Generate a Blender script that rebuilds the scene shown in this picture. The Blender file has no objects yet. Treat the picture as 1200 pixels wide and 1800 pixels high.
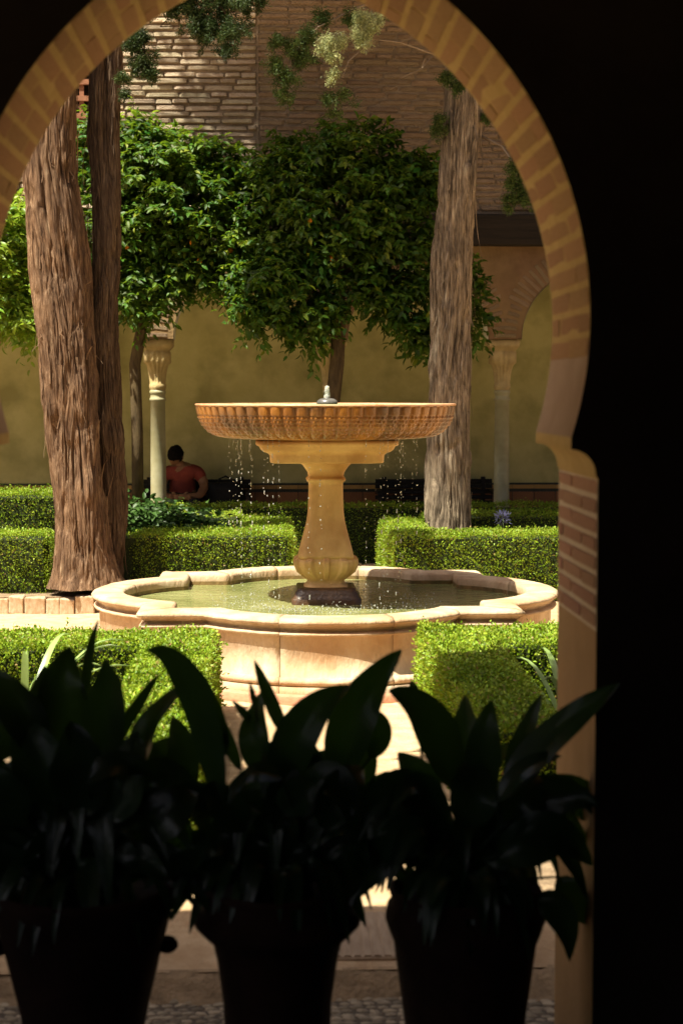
import bpy, bmesh, math, random
import numpy as np
from mathutils import Vector, Matrix

random.seed(7)
RNG = np.random.default_rng(11)
R = math.radians
SC = bpy.context.scene
COL = SC.collection

# ------------------------------------------------------------------ camera, sky, sun, exposure
CAM_Z = 1.75
cam_d = bpy.data.cameras.new('camera')
cam = bpy.data.objects.new('camera', cam_d)
COL.objects.link(cam)
cam.location = (0, 0, CAM_Z)
cam.rotation_euler = (R(90 - 4.07), 0, R(-2.29))
cam_d.sensor_fit = 'VERTICAL'
cam_d.sensor_height = 36
cam_d.sensor_width = 24
cam_d.lens = 59
cam_d.clip_start = 0.05
cam_d.clip_end = 400
cam_d.dof.use_dof = True
cam_d.dof.focus_distance = 10.9
cam_d.dof.aperture_fstop = 4.2
SC.camera = cam

SUN_DIR = Vector((0.37, 0.31, -1.0)).normalized()          # the way the light travels
world = bpy.data.worlds.new('World')
SC.world = world
world.use_nodes = True
wn = world.node_tree
wn.nodes.clear()
sky = wn.nodes.new('ShaderNodeTexSky')
sky.sky_type = 'NISHITA'
sky.sun_disc = False
sky.sun_elevation = math.asin(-SUN_DIR.z)
sky.sun_rotation = math.atan2(-SUN_DIR.x, -SUN_DIR.y)
sky.dust_density = 7.0
sky.air_density = 0.4
sky.ozone_density = 0.0
bg = wn.nodes.new('ShaderNodeBackground')
bg.inputs['Strength'].default_value = 0.05
wo = wn.nodes.new('ShaderNodeOutputWorld')
wn.links.new(sky.outputs[0], bg.inputs[0])
wn.links.new(bg.outputs[0], wo.inputs[0])

sun_d = bpy.data.lights.new('sun', 'SUN')
sun_d.energy = 5.0
sun_d.angle = R(0.53)
sun_d.color = (1.0, 0.955, 0.76)
sun = bpy.data.objects.new('sun', sun_d)
COL.objects.link(sun)
sun.location = (-20, -10, 30)
sun.rotation_euler = SUN_DIR.to_track_quat('-Z', 'Y').to_euler()

SC.view_settings.view_transform = 'Standard'
SC.view_settings.look = 'None'
SC.view_settings.gamma = 1
SC.view_settings.use_curve_mapping = False
SC.view_settings.exposure = 1.3
SC.render.engine = 'CYCLES'
SC.cycles.use_denoising = True
SC.cycles.max_bounces = 8
SC.cycles.diffuse_bounces = 5
SC.cycles.transparent_max_bounces = 8

# ------------------------------------------------------------------ helpers
WL = {}                                                    # world location of every object


def link(o, parent=None, loc=(0, 0, 0)):
    COL.objects.link(o)
    loc = Vector(loc)
    WL[o.name] = loc
    if parent is not None:
        o.parent = parent
        o.location = loc - WL[parent.name]
    else:
        o.location = loc
    return o


def tag(o, label=None, cat=None, group=None, kind=None):
    if label: o['label'] = label
    if cat: o['category'] = cat
    if group: o['group'] = group
    if kind: o['kind'] = kind
    return o


def empty(name, loc, label=None, cat=None, group=None, kind=None):
    o = bpy.data.objects.new(name, None)
    o.empty_display_size = 0.1
    link(o, None, loc)
    return tag(o, label, cat, group, kind)


def np_mesh(name, V, F, rnd=None, smooth=False):
    """V (n,3), F list of (m,k) arrays; rnd one float per face"""
    me = bpy.data.meshes.new(name)
    V = np.asarray(V, dtype=np.float32)
    if not isinstance(F, list): F = [F]
    F = [np.asarray(f, dtype=np.int32) for f in F]
    loops = np.concatenate([f.ravel() for f in F])
    tot = np.concatenate([np.full(len(f), f.shape[1], dtype=np.int32) for f in F])
    start = np.concatenate([[0], np.cumsum(tot)[:-1]]).astype(np.int32)
    me.vertices.add(len(V)); me.vertices.foreach_set('co', V.ravel())
    me.loops.add(len(loops)); me.loops.foreach_set('vertex_index', loops)
    me.polygons.add(len(tot))
    me.polygons.foreach_set('loop_start', start)
    me.polygons.foreach_set('loop_total', tot)
    if smooth:
        me.polygons.foreach_set('use_smooth', np.ones(len(tot), dtype=bool))
    me.update(calc_edges=True)
    if rnd is not None:
        a = me.attributes.new('rnd', 'FLOAT', 'FACE')
        a.data.foreach_set('value', np.asarray(rnd, dtype=np.float32))
    return me


def obj(name, me, mat, parent=None, loc=(0, 0, 0)):
    if isinstance(me, bmesh.types.BMesh):
        m2 = bpy.data.meshes.new(name); me.to_mesh(m2); me.free(); me = m2
    o = bpy.data.objects.new(name, me)
    if mat is not None and len(me.materials) == 0: me.materials.append(mat)
    return link(o, parent, loc)


def boxes_mesh(name, boxes, bevel=0.0):
    bm = bmesh.new()
    for (x0, x1, y0, y1, z0, z1) in boxes:
        m = Matrix.Translation(((x0+x1)/2, (y0+y1)/2, (z0+z1)/2)) @ Matrix.Diagonal((x1-x0, y1-y0, z1-z0, 1))
        bmesh.ops.create_cube(bm, size=1, matrix=m)
    if bevel: bmesh.ops.bevel(bm, geom=list(bm.edges), offset=bevel, segments=1, affect='EDGES')
    me = bpy.data.meshes.new(name); bm.to_mesh(me); bm.free()
    return me


def lathe(name, prof, n=48, sq=None, loc=(0, 0, 0), capb=True, capt=True, disp=None, smooth=True):
    """prof [(r,z)], sq = superellipse exponent (None = round)"""
    th = np.arange(n) * 2*np.pi/n
    if sq:
        k = (np.abs(np.cos(th))**sq + np.abs(np.sin(th))**sq) ** (-1/sq)
    else:
        k = np.ones(n)
    V = []
    for (r, z) in prof:
        rr = r*k
        V.append(np.stack([rr*np.cos(th), rr*np.sin(th), np.full(n, z)], 1))
    V = np.concatenate(V) + np.array(loc)
    m = len(prof)
    i, j = np.meshgrid(np.arange(m-1), np.arange(n), indexing='ij')
    a = i*n + j; b = i*n + (j+1) % n
    F = [np.stack([a, b, b+n, a+n], -1).reshape(-1, 4)]
    if capb: F.append(np.arange(n)[::-1][None])
    if capt: F.append((np.arange(n) + (m-1)*n)[None])
    return np_mesh(name, V, F, smooth=smooth)


def vnoise(u, v, nu, nv, seed):
    """smooth value noise, periodic in u (0..1), v in 0..1"""
    g = np.random.default_rng(seed).random((nv+2, nu))
    x = (u % 1.0)*nu; y = np.clip(v, 0, 1)*nv
    xi = np.floor(x).astype(int); yi = np.floor(y).astype(int)
    fx = x-xi; fy = y-yi
    fx = fx*fx*(3-2*fx); fy = fy*fy*(3-2*fy)
    x0 = xi % nu; x1 = (xi+1) % nu
    return (g[yi, x0]*(1-fx)+g[yi, x1]*fx)*(1-fy) + (g[yi+1, x0]*(1-fx)+g[yi+1, x1]*fx)*fy


def unit(a):
    return a / np.maximum(np.linalg.norm(a, axis=-1, keepdims=True), 1e-9)


def scatter(tv, tf, P, D, N, S, W=None):
    """copies of a template (x along D, y sideways, z along N) at points P; returns V,F,rnd"""
    D = unit(D); Y = unit(np.cross(N, D)); Z = np.cross(D, Y)
    S = np.asarray(S)[:, None, None]
    W = S if W is None else np.asarray(W)[:, None, None]
    tv = np.asarray(tv, dtype=float)
    V = P[:, None, :] + S*tv[None, :, 0:1]*D[:, None, :] + W*tv[None, :, 1:2]*Y[:, None, :] + S*tv[None, :, 2:3]*Z[:, None, :]
    n, k = len(P), len(tv)
    tf = np.asarray(tf)
    F = (tf[None] + (np.arange(n)*k)[:, None, None]).reshape(-1, tf.shape[1])
    rnd = np.repeat(RNG.random(n), len(tf))
    return V.reshape(-1, 3), F, rnd


LEAF_V = [(0, 0, 0), (.35, .5, .12), (.35, -.5, .12), (1, 0, -.08), (.4, 0, 0)]
LEAF_F = [(0, 4, 1), (0, 2, 4), (4, 3, 1), (4, 2, 3)]
LEAF6_V = [(0, 0, 0), (.28, .46, .10), (.28, -.46, .10), (.66, .40, .05), (.66, -.40, .05), (1, 0, -.18), (.3, 0, 0), (.68, 0, -.04)]
LEAF6_F = [(0, 6, 1), (0, 2, 6), (6, 7, 3), (6, 3, 1), (6, 2, 4), (6, 4, 7), (7, 5, 3), (7, 4, 5)]
BLADE_V = [(0, .5, 0), (0, -.5, 0), (.55, .6, .05), (.55, -.6, .05), (1, 0, 0)]
BLADE_F = [(0, 1, 3), (0, 3, 2), (2, 3, 4)]


def tube_bm(bm, pts, rads, n=8):
    rings = []
    pts = [Vector(p) for p in pts]
    for i, p in enumerate(pts):
        t = (pts[min(i+1, len(pts)-1)] - pts[max(i-1, 0)])
        if t.length < 1e-6: t = Vector((0, 0, 1))
        t.normalize()
        a = Vector((1, 0, 0)) if abs(t.x) < .8 else Vector((0, 1, 0))
        u = t.cross(a).normalized(); v = t.cross(u)
        rings.append([bm.verts.new(p + (u*math.cos(2*math.pi*k/n) + v*math.sin(2*math.pi*k/n))*rads[i]) for k in range(n)])
    for A, B in zip(rings, rings[1:]):
        for k in range(n):
            f = bm.faces.new((A[k], A[(k+1) % n], B[(k+1) % n], B[k])); f.smooth = True
    bm.faces.new(rings[0][::-1]); bm.faces.new(rings[-1])


# ------------------------------------------------------------------ materials
def mat(name, c1, c2, scale=6, stretch=(1, 1, 1), rough=.85, bump=.25, bscale=60, c3=None, s3=1.2, a3=.5,
        attr=0.0, objrand=0.0, transl=0.0, tcol=None, spec=.3, dead=None, bdist=.01, coat=0.0, lo=.35, hi=.65, bstretch=None, hue=0.0):
    m = bpy.data.materials.new(name)
    m.use_nodes = True
    nt = m.node_tree; N = nt.nodes; L = nt.links
    p = N['Principled BSDF']; out = N['Material Output']
    tc = N.new('ShaderNodeTexCoord')
    mp = N.new('ShaderNodeMapping'); mp.inputs['Scale'].default_value = stretch
    L.new(tc.outputs['Object'], mp.inputs['Vector'])
    nz = N.new('ShaderNodeTexNoise'); nz.inputs['Scale'].default_value = scale; nz.inputs['Detail'].default_value = 7
    nz.inputs['Roughness'].default_value = .62
    L.new(mp.outputs[0], nz.inputs['Vector'])
    rp = N.new('ShaderNodeValToRGB')
    rp.color_ramp.elements[0].position = lo; rp.color_ramp.elements[1].position = hi
    rp.color_ramp.elements[0].color = (*c1, 1); rp.color_ramp.elements[1].color = (*c2, 1)
    L.new(nz.outputs['Fac'], rp.inputs['Fac'])
    col = rp.outputs['Color']
    if c3 is not None:
        n3 = N.new('ShaderNodeTexNoise'); n3.inputs['Scale'].default_value = s3; n3.inputs['Detail'].default_value = 5
        L.new(tc.outputs['Object'], n3.inputs['Vector'])
        mr = N.new('ShaderNodeMapRange'); mr.inputs[1].default_value = .45; mr.inputs[2].default_value = .68
        mr.inputs[4].default_value = a3
        L.new(n3.outputs['Fac'], mr.inputs[0])
        mx = N.new('ShaderNodeMix'); mx.data_type = 'RGBA'
        L.new(mr.outputs[0], mx.inputs[0]); L.new(col, mx.inputs[6]); mx.inputs[7].default_value = (*c3, 1)
        col = mx.outputs[2]
    if attr or objrand:
        hs = N.new('ShaderNodeHueSaturation')
        if attr:
            at = N.new('ShaderNodeAttribute'); at.attribute_name = 'rnd'; src = at.outputs['Fac']; amt = attr
        else:
            oi = N.new('ShaderNodeObjectInfo'); src = oi.outputs['Random']; amt = objrand
        mr = N.new('ShaderNodeMapRange'); mr.inputs[3].default_value = 1-amt; mr.inputs[4].default_value = 1+amt
        L.new(src, mr.inputs[0]); L.new(mr.outputs[0], hs.inputs['Value'])
        if hue:
            m2 = N.new('ShaderNodeMath'); m2.operation = 'MULTIPLY'; m2.inputs[1].default_value = 7.31
            m3 = N.new('ShaderNodeMath'); m3.operation = 'FRACT'
            L.new(src, m2.inputs[0]); L.new(m2.outputs[0], m3.inputs[0])
            mh = N.new('ShaderNodeMapRange'); mh.inputs[3].default_value = .5-hue; mh.inputs[4].default_value = .5+hue
            L.new(m3.outputs[0], mh.inputs[0]); L.new(mh.outputs[0], hs.inputs['Hue'])
        L.new(col, hs.inputs['Color']); col = hs.outputs['Color']
    if dead:
        ad = N.new('ShaderNodeAttribute'); ad.attribute_name = 'rnd'
        gt = N.new('ShaderNodeMath'); gt.operation = 'GREATER_THAN'; gt.inputs[1].default_value = dead[0]
        L.new(ad.outputs['Fac'], gt.inputs[0])
        mxd = N.new('ShaderNodeMix'); mxd.data_type = 'RGBA'; mxd.inputs[7].default_value = (*dead[1], 1)
        L.new(gt.outputs[0], mxd.inputs[0]); L.new(col, mxd.inputs[6]); col = mxd.outputs[2]
    L.new(col, p.inputs['Base Color'])
    p.inputs['Roughness'].default_value = rough
    p.inputs['Specular IOR Level'].default_value = spec
    if coat: p.inputs['Coat Weight'].default_value = coat; p.inputs['Coat Roughness'].default_value = .12
    if bump:
        nb = N.new('ShaderNodeTexNoise'); nb.inputs['Scale'].default_value = bscale; nb.inputs['Detail'].default_value = 8
        if bstretch:
            mb = N.new('ShaderNodeMapping'); mb.inputs['Scale'].default_value = bstretch
            L.new(tc.outputs['Object'], mb.inputs['Vector']); L.new(mb.outputs[0], nb.inputs['Vector'])
        else:
            L.new(mp.outputs[0], nb.inputs['Vector'])
        bp = N.new('ShaderNodeBump'); bp.inputs['Strength'].default_value = bump; bp.inputs['Distance'].default_value = bdist
        L.new(nb.outputs['Fac'], bp.inputs['Height']); L.new(bp.outputs[0], p.inputs['Normal'])
    if transl:
        tb = N.new('ShaderNodeBsdfTranslucent')
        if tcol: tb.inputs['Color'].default_value = (*tcol, 1)
        else: L.new(col, tb.inputs['Color'])
        ms = N.new('ShaderNodeMixShader'); ms.inputs[0].default_value = transl
        L.new(p.outputs[0], ms.inputs[1]); L.new(tb.outputs[0], ms.inputs[2]); L.new(ms.outputs[0], out.inputs['Surface'])
    return m


M = {}
M['sand'] = mat('sand', (.46, .30, .165), (.60, .43, .265), 9, rough=.95, bump=.6, bscale=70, c3=(.34, .215, .115), s3=1.1, a3=.45, bdist=.02)
M['soil'] = mat('soil', (.15, .10, .06), (.30, .21, .13), 14, rough=.95, bump=.7, bscale=40, bdist=.03)
M['cobble'] = mat('cobble', (.30, .24, .165), (.46, .38, .27), 18, rough=.75, bump=.25, objrand=.4)
M['cobble_bed'] = mat('cobble_bed', (.10, .08, .06), (.17, .13, .09), 30, rough=.95, bump=.5)
M['slab'] = mat('slab', (.36, .26, .18), (.45, .34, .24), 8, rough=.9, bump=.3, bscale=90, stretch=(6, 1, 1))
M['kerb'] = mat('kerb', (.24, .165, .095), (.40, .28, .165), 16, rough=.95, bump=.7, bscale=50, bdist=.02)
M['stone'] = mat('stone', (.43, .30, .185), (.61, .475, .33), 6, rough=.78, bump=.6, bscale=45, c3=(.37, .205, .095), s3=2.6, a3=.75, bdist=.014, stretch=(1, 1, .4))
M['stone_wet'] = mat('stone_wet', (.11, .075, .03), (.30, .19, .08), 8, rough=.4, bump=.5, bscale=45, c3=(.10, .10, .03), s3=4, a3=.7, stretch=(1, 1, .6))
M['stone_red'] = mat('stone_red', (.42, .19, .11), (.5, .26, .16), 14, rough=.85, bump=.4)
M['pedestal'] = mat('pedestal', (.56, .325, .12), (.70, .45, .20), 5, rough=.55, bump=.3, bscale=60, c3=(.36, .17, .05), s3=3.2, a3=.85, stretch=(1, 1, .4))
M['ped_base'] = mat('ped_base', (.045, .024, .014), (.12, .06, .028), 9, rough=.3, bump=.35, spec=.5)
M['bowl'] = mat('bowl', (.205, .068, .007), (.39, .155, .022), 7, rough=.34, bump=.35, bscale=70, stretch=(1, 1, .35), c3=(.08, .036, .016), s3=4.0, a3=.85, spec=.5, coat=.25)
M['bowl_rim'] = mat('bowl_rim', (.55, .25, .12), (.7, .42, .25), 12, rough=.3, bump=.1, spec=.6)
M['metal'] = mat('metal', (.07, .065, .06), (.15, .14, .13), 20, rough=.3, bump=.1, spec=.7)
M['plaster'] = mat('plaster', (.50, .465, .20), (.60, .56, .265), 3, rough=.9, bump=.35, bscale=26, c3=(.28, .26, .10), s3=2.6, a3=.7)
M['plaster_stain'] = mat('plaster_stain', (.26, .20, .06), (.5, .41, .13), 13, rough=.9, bump=.4, bscale=40, lo=.42, hi=.58)
M['dado_red'] = mat('dado_red', (.22, .095, .045), (.28, .13, .06), 12, rough=.35, bump=.1, objrand=.2)
M['dado_dark'] = mat('dado_dark', (.03, .04, .035), (.06, .06, .05), 12, rough=.3, bump=.1)
M['dado_ochre'] = mat('dado_ochre', (.42, .25, .08), (.5, .32, .11), 12, rough=.35, bump=.1, objrand=.2)
M['mortar'] = mat('mortar', (.24, .175, .115), (.33, .25, .17), 9, rough=.95, bump=.8, bscale=45, c3=(.19, .135, .085), s3=1.5, a3=.5, bdist=.03)
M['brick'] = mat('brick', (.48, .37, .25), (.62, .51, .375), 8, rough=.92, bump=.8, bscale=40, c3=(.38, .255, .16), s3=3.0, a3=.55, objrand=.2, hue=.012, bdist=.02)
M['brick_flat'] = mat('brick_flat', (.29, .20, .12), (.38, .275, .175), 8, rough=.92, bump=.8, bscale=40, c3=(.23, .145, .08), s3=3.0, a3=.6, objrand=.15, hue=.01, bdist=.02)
M['spandrel'] = mat('spandrel', (.165, .095, .05), (.25, .15, .08), 6, rough=.92, bump=.6, bscale=45, c3=(.30, .21, .095), s3=1.3, a3=.5)
M['arch_brick'] = mat('arch_brick', (.35, .195, .08), (.43, .25, .11), 10, rough=.85, bump=.35, bscale=60, objrand=.10, hue=.008)
M['arch_mortar'] = mat('arch_mortar', (.47, .325, .11), (.54, .38, .145), 12, rough=.9, bump=.4, bscale=70)
M['jamb_mortar'] = mat('jamb_mortar', (.60, .48, .32), (.68, .56, .39), 12, rough=.9, bump=.4, bscale=70)
M['jamb_brick'] = mat('jamb_brick', (.37, .19, .11), (.45, .245, .15), 10, rough=.85, bump=.35, bscale=60, objrand=.12, hue=.008)
M['jamb_plaster'] = mat('jamb_plaster', (.40, .24, .105), (.48, .30, .14), 5, rough=.9, bump=.3, c3=(.32, .20, .085), s3=3, a3=.6)
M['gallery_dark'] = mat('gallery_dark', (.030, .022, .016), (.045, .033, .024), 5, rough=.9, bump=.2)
M['timber'] = mat('timber', (.018, .012, .008), (.035, .024, .015), 8, stretch=(.3, 4, 4), rough=.8, bump=.5)
M['redwood'] = mat('redwood', (.24, .095, .05), (.32, .14, .075), 10, stretch=(.5, 4, 4), rough=.6, bump=.3)
M['pipe'] = mat('pipe', (.48, .28, .07), (.55, .34, .1), 8, rough=.5, bump=.1)
M['marble'] = mat('marble', (.34, .31, .18), (.43, .40, .26), 7, rough=.45, bump=.12, c3=(.26, .23, .11), s3=3, a3=.5)
M['capital'] = mat('capital', (.42, .31, .14), (.52, .40, .2), 9, rough=.7, bump=.6, bscale=70, c3=(.25, .18, .09), s3=7, a3=.6)
M['soffit'] = mat('soffit', (.60, .57, .47), (.68, .65, .55), 6, rough=.9, bump=.2)


def mat_bark(name, stops, grey, gamt):
    m = bpy.data.materials.new(name); m.use_nodes = True
    nt = m.node_tree; N = nt.nodes; L = nt.links; p = N['Principled BSDF']
    p.inputs['Roughness'].default_value = .95; p.inputs['Specular IOR Level'].default_value = .15
    tc = N.new('ShaderNodeTexCoord')

    def noise(scale, st, det, ro, dist):
        mp = N.new('ShaderNodeMapping'); mp.inputs['Scale'].default_value = st
        n = N.new('ShaderNodeTexNoise'); n.inputs['Scale'].default_value = scale; n.inputs['Detail'].default_value = det
        n.inputs['Roughness'].default_value = ro; n.inputs['Distortion'].default_value = dist
        L.new(tc.outputs['Object'], mp.inputs['Vector']); L.new(mp.outputs[0], n.inputs['Vector'])
        return n.outputs['Fac']
    a = noise(4.0, (5, 5, .62), 8, .72, .5)
    b = noise(17, (4, 4, .45), 6, .6, .2)
    c = noise(1.6, (1.6, 1.6, 1), 4, .6, .4)
    mx = N.new('ShaderNodeMix'); mx.inputs[0].default_value = .4
    L.new(a, mx.inputs[2]); L.new(b, mx.inputs[3])
    rp = N.new('ShaderNodeValToRGB'); cr = rp.color_ramp
    cr.elements[0].position = .34; cr.elements[0].color = (*stops[0], 1)
    cr.elements[1].position = .68; cr.elements[1].color = (*stops[3], 1)
    for pos, k in ((.44, 1), (.56, 2)):
        e = cr.elements.new(pos); e.color = (*stops[k], 1)
    L.new(mx.outputs[0], rp.inputs['Fac'])
    mr = N.new('ShaderNodeMapRange'); mr.inputs[1].default_value = .46; mr.inputs[2].default_value = .62; mr.inputs[4].default_value = gamt
    L.new(c, mr.inputs[0])
    m2 = N.new('ShaderNodeMix'); m2.data_type = 'RGBA'
    mul = N.new('ShaderNodeMix'); mul.data_type = 'RGBA'; mul.blend_type = 'OVERLAY'; mul.inputs[0].default_value = .6
    mul.inputs[7].default_value = (*grey, 1)
    L.new(rp.outputs[0], mul.inputs[6])
    L.new(mr.outputs[0], m2.inputs[0]); L.new(rp.outputs[0], m2.inputs[6]); L.new(mul.outputs[2], m2.inputs[7])
    L.new(m2.outputs[2], p.inputs['Base Color'])
    bp = N.new('ShaderNodeBump'); bp.inputs['Strength'].default_value = 1.0; bp.inputs['Distance'].default_value = .03
    L.new(mx.outputs[0], bp.inputs['Height']); L.new(bp.outputs[0], p.inputs['Normal'])
    return m


M['soffit_plaster'] = mat('soffit_plaster', (.40, .28, .185), (.47, .34, .235), 5, rough=.9, bump=.3, c3=(.33, .22, .13), s3=3, a3=.6)
M['bark_red'] = mat_bark('bark_red', ((.022, .013, .009), (.095, .054, .033), (.19, .115, .07), (.38, .28, .19)), (.75, .72, .66), .8)
M['bark_dark'] = mat_bark('bark_dark', ((.018, .011, .007), (.06, .036, .022), (.125, .08, .05), (.24, .17, .11)), (.6, .58, .52), .5)
M['bark_grey'] = mat_bark('bark_grey', ((.028, .022, .017), (.11, .082, .058), (.28, .215, .155), (.54, .46, .35)), (.85, .83, .77), .9)
M['bark_orange'] = mat('bark_orange', (.05, .032, .016), (.11, .075, .035), 8, stretch=(3, 3, .8), rough=.9, bump=.5, bscale=30)
M['hedge'] = mat('hedge', (.18, .275, .013), (.30, .395, .034), 2.2, rough=.45, bump=0, attr=.42, hue=.025, transl=.38, spec=.3, dead=(.965, (.30, .20, .07)))
M['hedge_core'] = mat('hedge_core', (.012, .02, .005), (.03, .04, .012), 30, rough=.95, bump=.5)
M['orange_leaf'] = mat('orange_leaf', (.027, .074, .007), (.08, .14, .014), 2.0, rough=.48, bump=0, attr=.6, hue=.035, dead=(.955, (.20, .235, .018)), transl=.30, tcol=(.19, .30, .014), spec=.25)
M['orange_leaf_young_sunlit'] = mat('orange_leaf_young_sunlit', (.16, .26, .02), (.23, .33, .035), 2.5, rough=.4, bump=0, attr=.4, hue=.03, transl=.38, tcol=(.34, .46, .035), spec=.4)  # pale young shoots; also sunlight on the far left tree put into leaf colour
M['orange_fruit'] = mat('orange_fruit', (.50, .17, .01), (.58, .21, .012), 10, rough=.5, bump=.15)
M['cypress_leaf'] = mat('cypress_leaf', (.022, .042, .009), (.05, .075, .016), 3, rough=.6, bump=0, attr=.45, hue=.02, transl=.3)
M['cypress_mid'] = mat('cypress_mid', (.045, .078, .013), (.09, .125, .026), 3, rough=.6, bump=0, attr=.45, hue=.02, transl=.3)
M['cypress_sunlit'] = mat('cypress_sunlit', (.30, .34, .13), (.46, .47, .24), 6, rough=.6, bump=0, attr=.4, hue=.02, transl=.3)  # tufts in the sun: the light on them is painted as pale leaf colour
M['twig'] = mat('twig', (.2, .14, .09), (.3, .23, .165), 12, rough=.9, bump=.3)
M['strap_leaf'] = mat('strap_leaf', (.19, .29, .08), (.28, .38, .13), 3, rough=.3, bump=0, attr=.3, transl=.25, spec=.5)
M['fern_leaf'] = mat('fern_leaf', (.03, .075, .014), (.055, .11, .022), 3, rough=.45, bump=0, attr=.35, transl=.25)
M['flower'] = mat('flower', (.26, .26, .5), (.38, .38, .6), 8, rough=.5, bump=0)
M['potting_soil'] = mat('potting_soil', (.012, .009, .006), (.03, .022, .015), 20, rough=.95, bump=.5)
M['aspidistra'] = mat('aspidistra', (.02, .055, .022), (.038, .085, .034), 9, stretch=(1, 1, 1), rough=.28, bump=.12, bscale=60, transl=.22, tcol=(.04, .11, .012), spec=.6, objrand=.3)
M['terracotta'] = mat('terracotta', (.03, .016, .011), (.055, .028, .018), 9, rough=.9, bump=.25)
M['bench'] = mat('bench', (.010, .009, .008), (.02, .017, .014), 12, stretch=(.4, 4, 4), rough=.6, bump=.3)
M['bag'] = mat('bag', (.006, .006, .007), (.012, .012, .013), 20, rough=.8, bump=.3)
M['shirt'] = mat('shirt', (.19, .037, .027), (.25, .052, .037), 14, rough=.9, bump=.2)
M['skin'] = mat('skin', (.22, .115, .06), (.27, .14, .08), 12, rough=.55, bump=.05)
M['hair'] = mat('hair', (.004, .0035, .003), (.009, .007, .006), 40, rough=.85, bump=.6, spec=.1)
M['trousers'] = mat('trousers', (.012, .013, .018), (.02, .021, .028), 20, rough=.9, bump=.2)
M['roof'] = mat('roof', (.3, .15, .08), (.42, .24, .14), 8, rough=.9, bump=.4)


def mat_water():
    m = bpy.data.materials.new('pool_water'); m.use_nodes = True
    nt = m.node_tree; N = nt.nodes; L = nt.links; p = N['Principled BSDF']
    p.inputs['Roughness'].default_value = .04; p.inputs['IOR'].default_value = 1.33
    tc = N.new('ShaderNodeTexCoord')
    nz = N.new('ShaderNodeTexNoise'); nz.inputs['Scale'].default_value = 2.2; nz.inputs['Detail'].default_value = 5
    L.new(tc.outputs['Object'], nz.inputs['Vector'])
    rp = N.new('ShaderNodeValToRGB')
    rp.color_ramp.elements[0].position = .3; rp.color_ramp.elements[0].color = (.15, .165, .055, 1)
    rp.color_ramp.elements[1].position = .7; rp.color_ramp.elements[1].color = (.27, .275, .115, 1)
    L.new(nz.outputs['Fac'], rp.inputs['Fac']); L.new(rp.outputs[0], p.inputs['Base Color'])
    w = N.new('ShaderNodeTexNoise'); w.inputs['Scale'].default_value = 13; w.inputs['Detail'].default_value = 4; w.inputs['Distortion'].default_value = .6
    mp = N.new('ShaderNodeMapping'); mp.inputs['Scale'].default_value = (.55, 1.5, 1)
    L.new(tc.outputs['Object'], mp.inputs['Vector']); L.new(mp.outputs[0], w.inputs['Vector'])
    b = N.new('ShaderNodeBump'); b.inputs['Strength'].default_value = .5; b.inputs['Distance'].default_value = .03
    L.new(w.outputs['Fac'], b.inputs['Height']); L.new(b.outputs[0], p.inputs['Normal'])
    return m


def mat_drop():
    m = bpy.data.materials.new('water_drop'); m.use_nodes = True
    p = m.node_tree.nodes['Principled BSDF']
    p.inputs['Base Color'].default_value = (.85, .86, .82, 1); p.inputs['Roughness'].default_value = .08
    p.inputs['Transmission Weight'].default_value = .72; p.inputs['IOR'].default_value = 1.33
    return m


M['water'] = mat_water()
M['drop'] = mat_drop()

# ------------------------------------------------------------------ ground
FX, FY = .333, 10.9                                         # fountain axis
YN, YF = 3.74, 4.25                                         # near and far face of the arch wall
YB = 17.0                                                   # face of the arcade building

g = 60
Vg, Fg = [], []
bm = bmesh.new()
bmesh.ops.create_grid(bm, x_segments=150, y_segments=150, size=7.0, matrix=Matrix.Translation((0, 11.99, 0)))
for v in bm.verts:
    x, y = v.co.x, v.co.y
    e = 1 if abs(x) < 6.9 and 5.05 < y < 18.9 else 0
    v.co.z = e*(.008*math.sin(x*2.3+y*1.1)+.006*math.sin(y*3.7-x*1.3)+random.uniform(-.004, .004)) - .002
    v.co.y = max(v.co.y, 4.99)
bmesh.ops.remove_doubles(bm, verts=bm.verts, dist=1e-5)
o = obj('ground', bm, M['sand']); tag(o, kind='structure')
bm = bmesh.new()
bmesh.ops.create_grid(bm, x_segments=2, y_segments=2, size=150, matrix=Matrix.Translation((0, 20, -.14)))
o = obj('far_ground', bm, M['sand']); tag(o, kind='structure')

# cobbled strip at the foot of the gallery, a little lower than the path
strip = obj('cobble_paving', boxes_mesh('cobble_paving', [(-6.5, 6.5, YF-.3, 4.93, -.13, -.062)]), M['cobble_bed'])
tag(strip, kind='structure')
cob_me = []
for k in range(6):
    bm = bmesh.new()
    bmesh.ops.create_icosphere(bm, subdivisions=1, radius=.5)
    rr = random.Random(k)
    for v in bm.verts:
        v.co *= rr.uniform(.86, 1.14); v.co.z *= .62
    for f in bm.faces: f.smooth = True
    me = bpy.data.meshes.new('cobble'); bm.to_mesh(me); bm.free(); me.materials.append(M['cobble'])
    cob_me.append(me)
spots = []
yy = 4.34; row = 0
while yy < 4.90:
    xx = -4.2 + random.uniform(0, .05)
    while xx < 4.2:
        spots.append((xx, yy+random.uniform(-.006, .006), random.uniform(.030, .046)))
        xx += random.uniform(.032, .046) if abs(xx) < 1.3 else .09
    yy += .031; row += 1
near = sorted(spots, key=lambda s: (not (-.36 < s[0] < -.12 or .15 < s[0] < .37 or .72 < s[0] < .80 or s[0] < -.70) or abs(s[0]) > .8, s[1] < 4.5, abs(s[0])))
for (x, y, s) in near[:290]:
    o = obj('cobble', random.choice(cob_me), None, strip, (x, y, -.064))
    o.scale = (s*1.15, s*.8, s*.75); o.rotation_euler.z = random.uniform(-.5, .5)
bm = bmesh.new()
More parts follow.
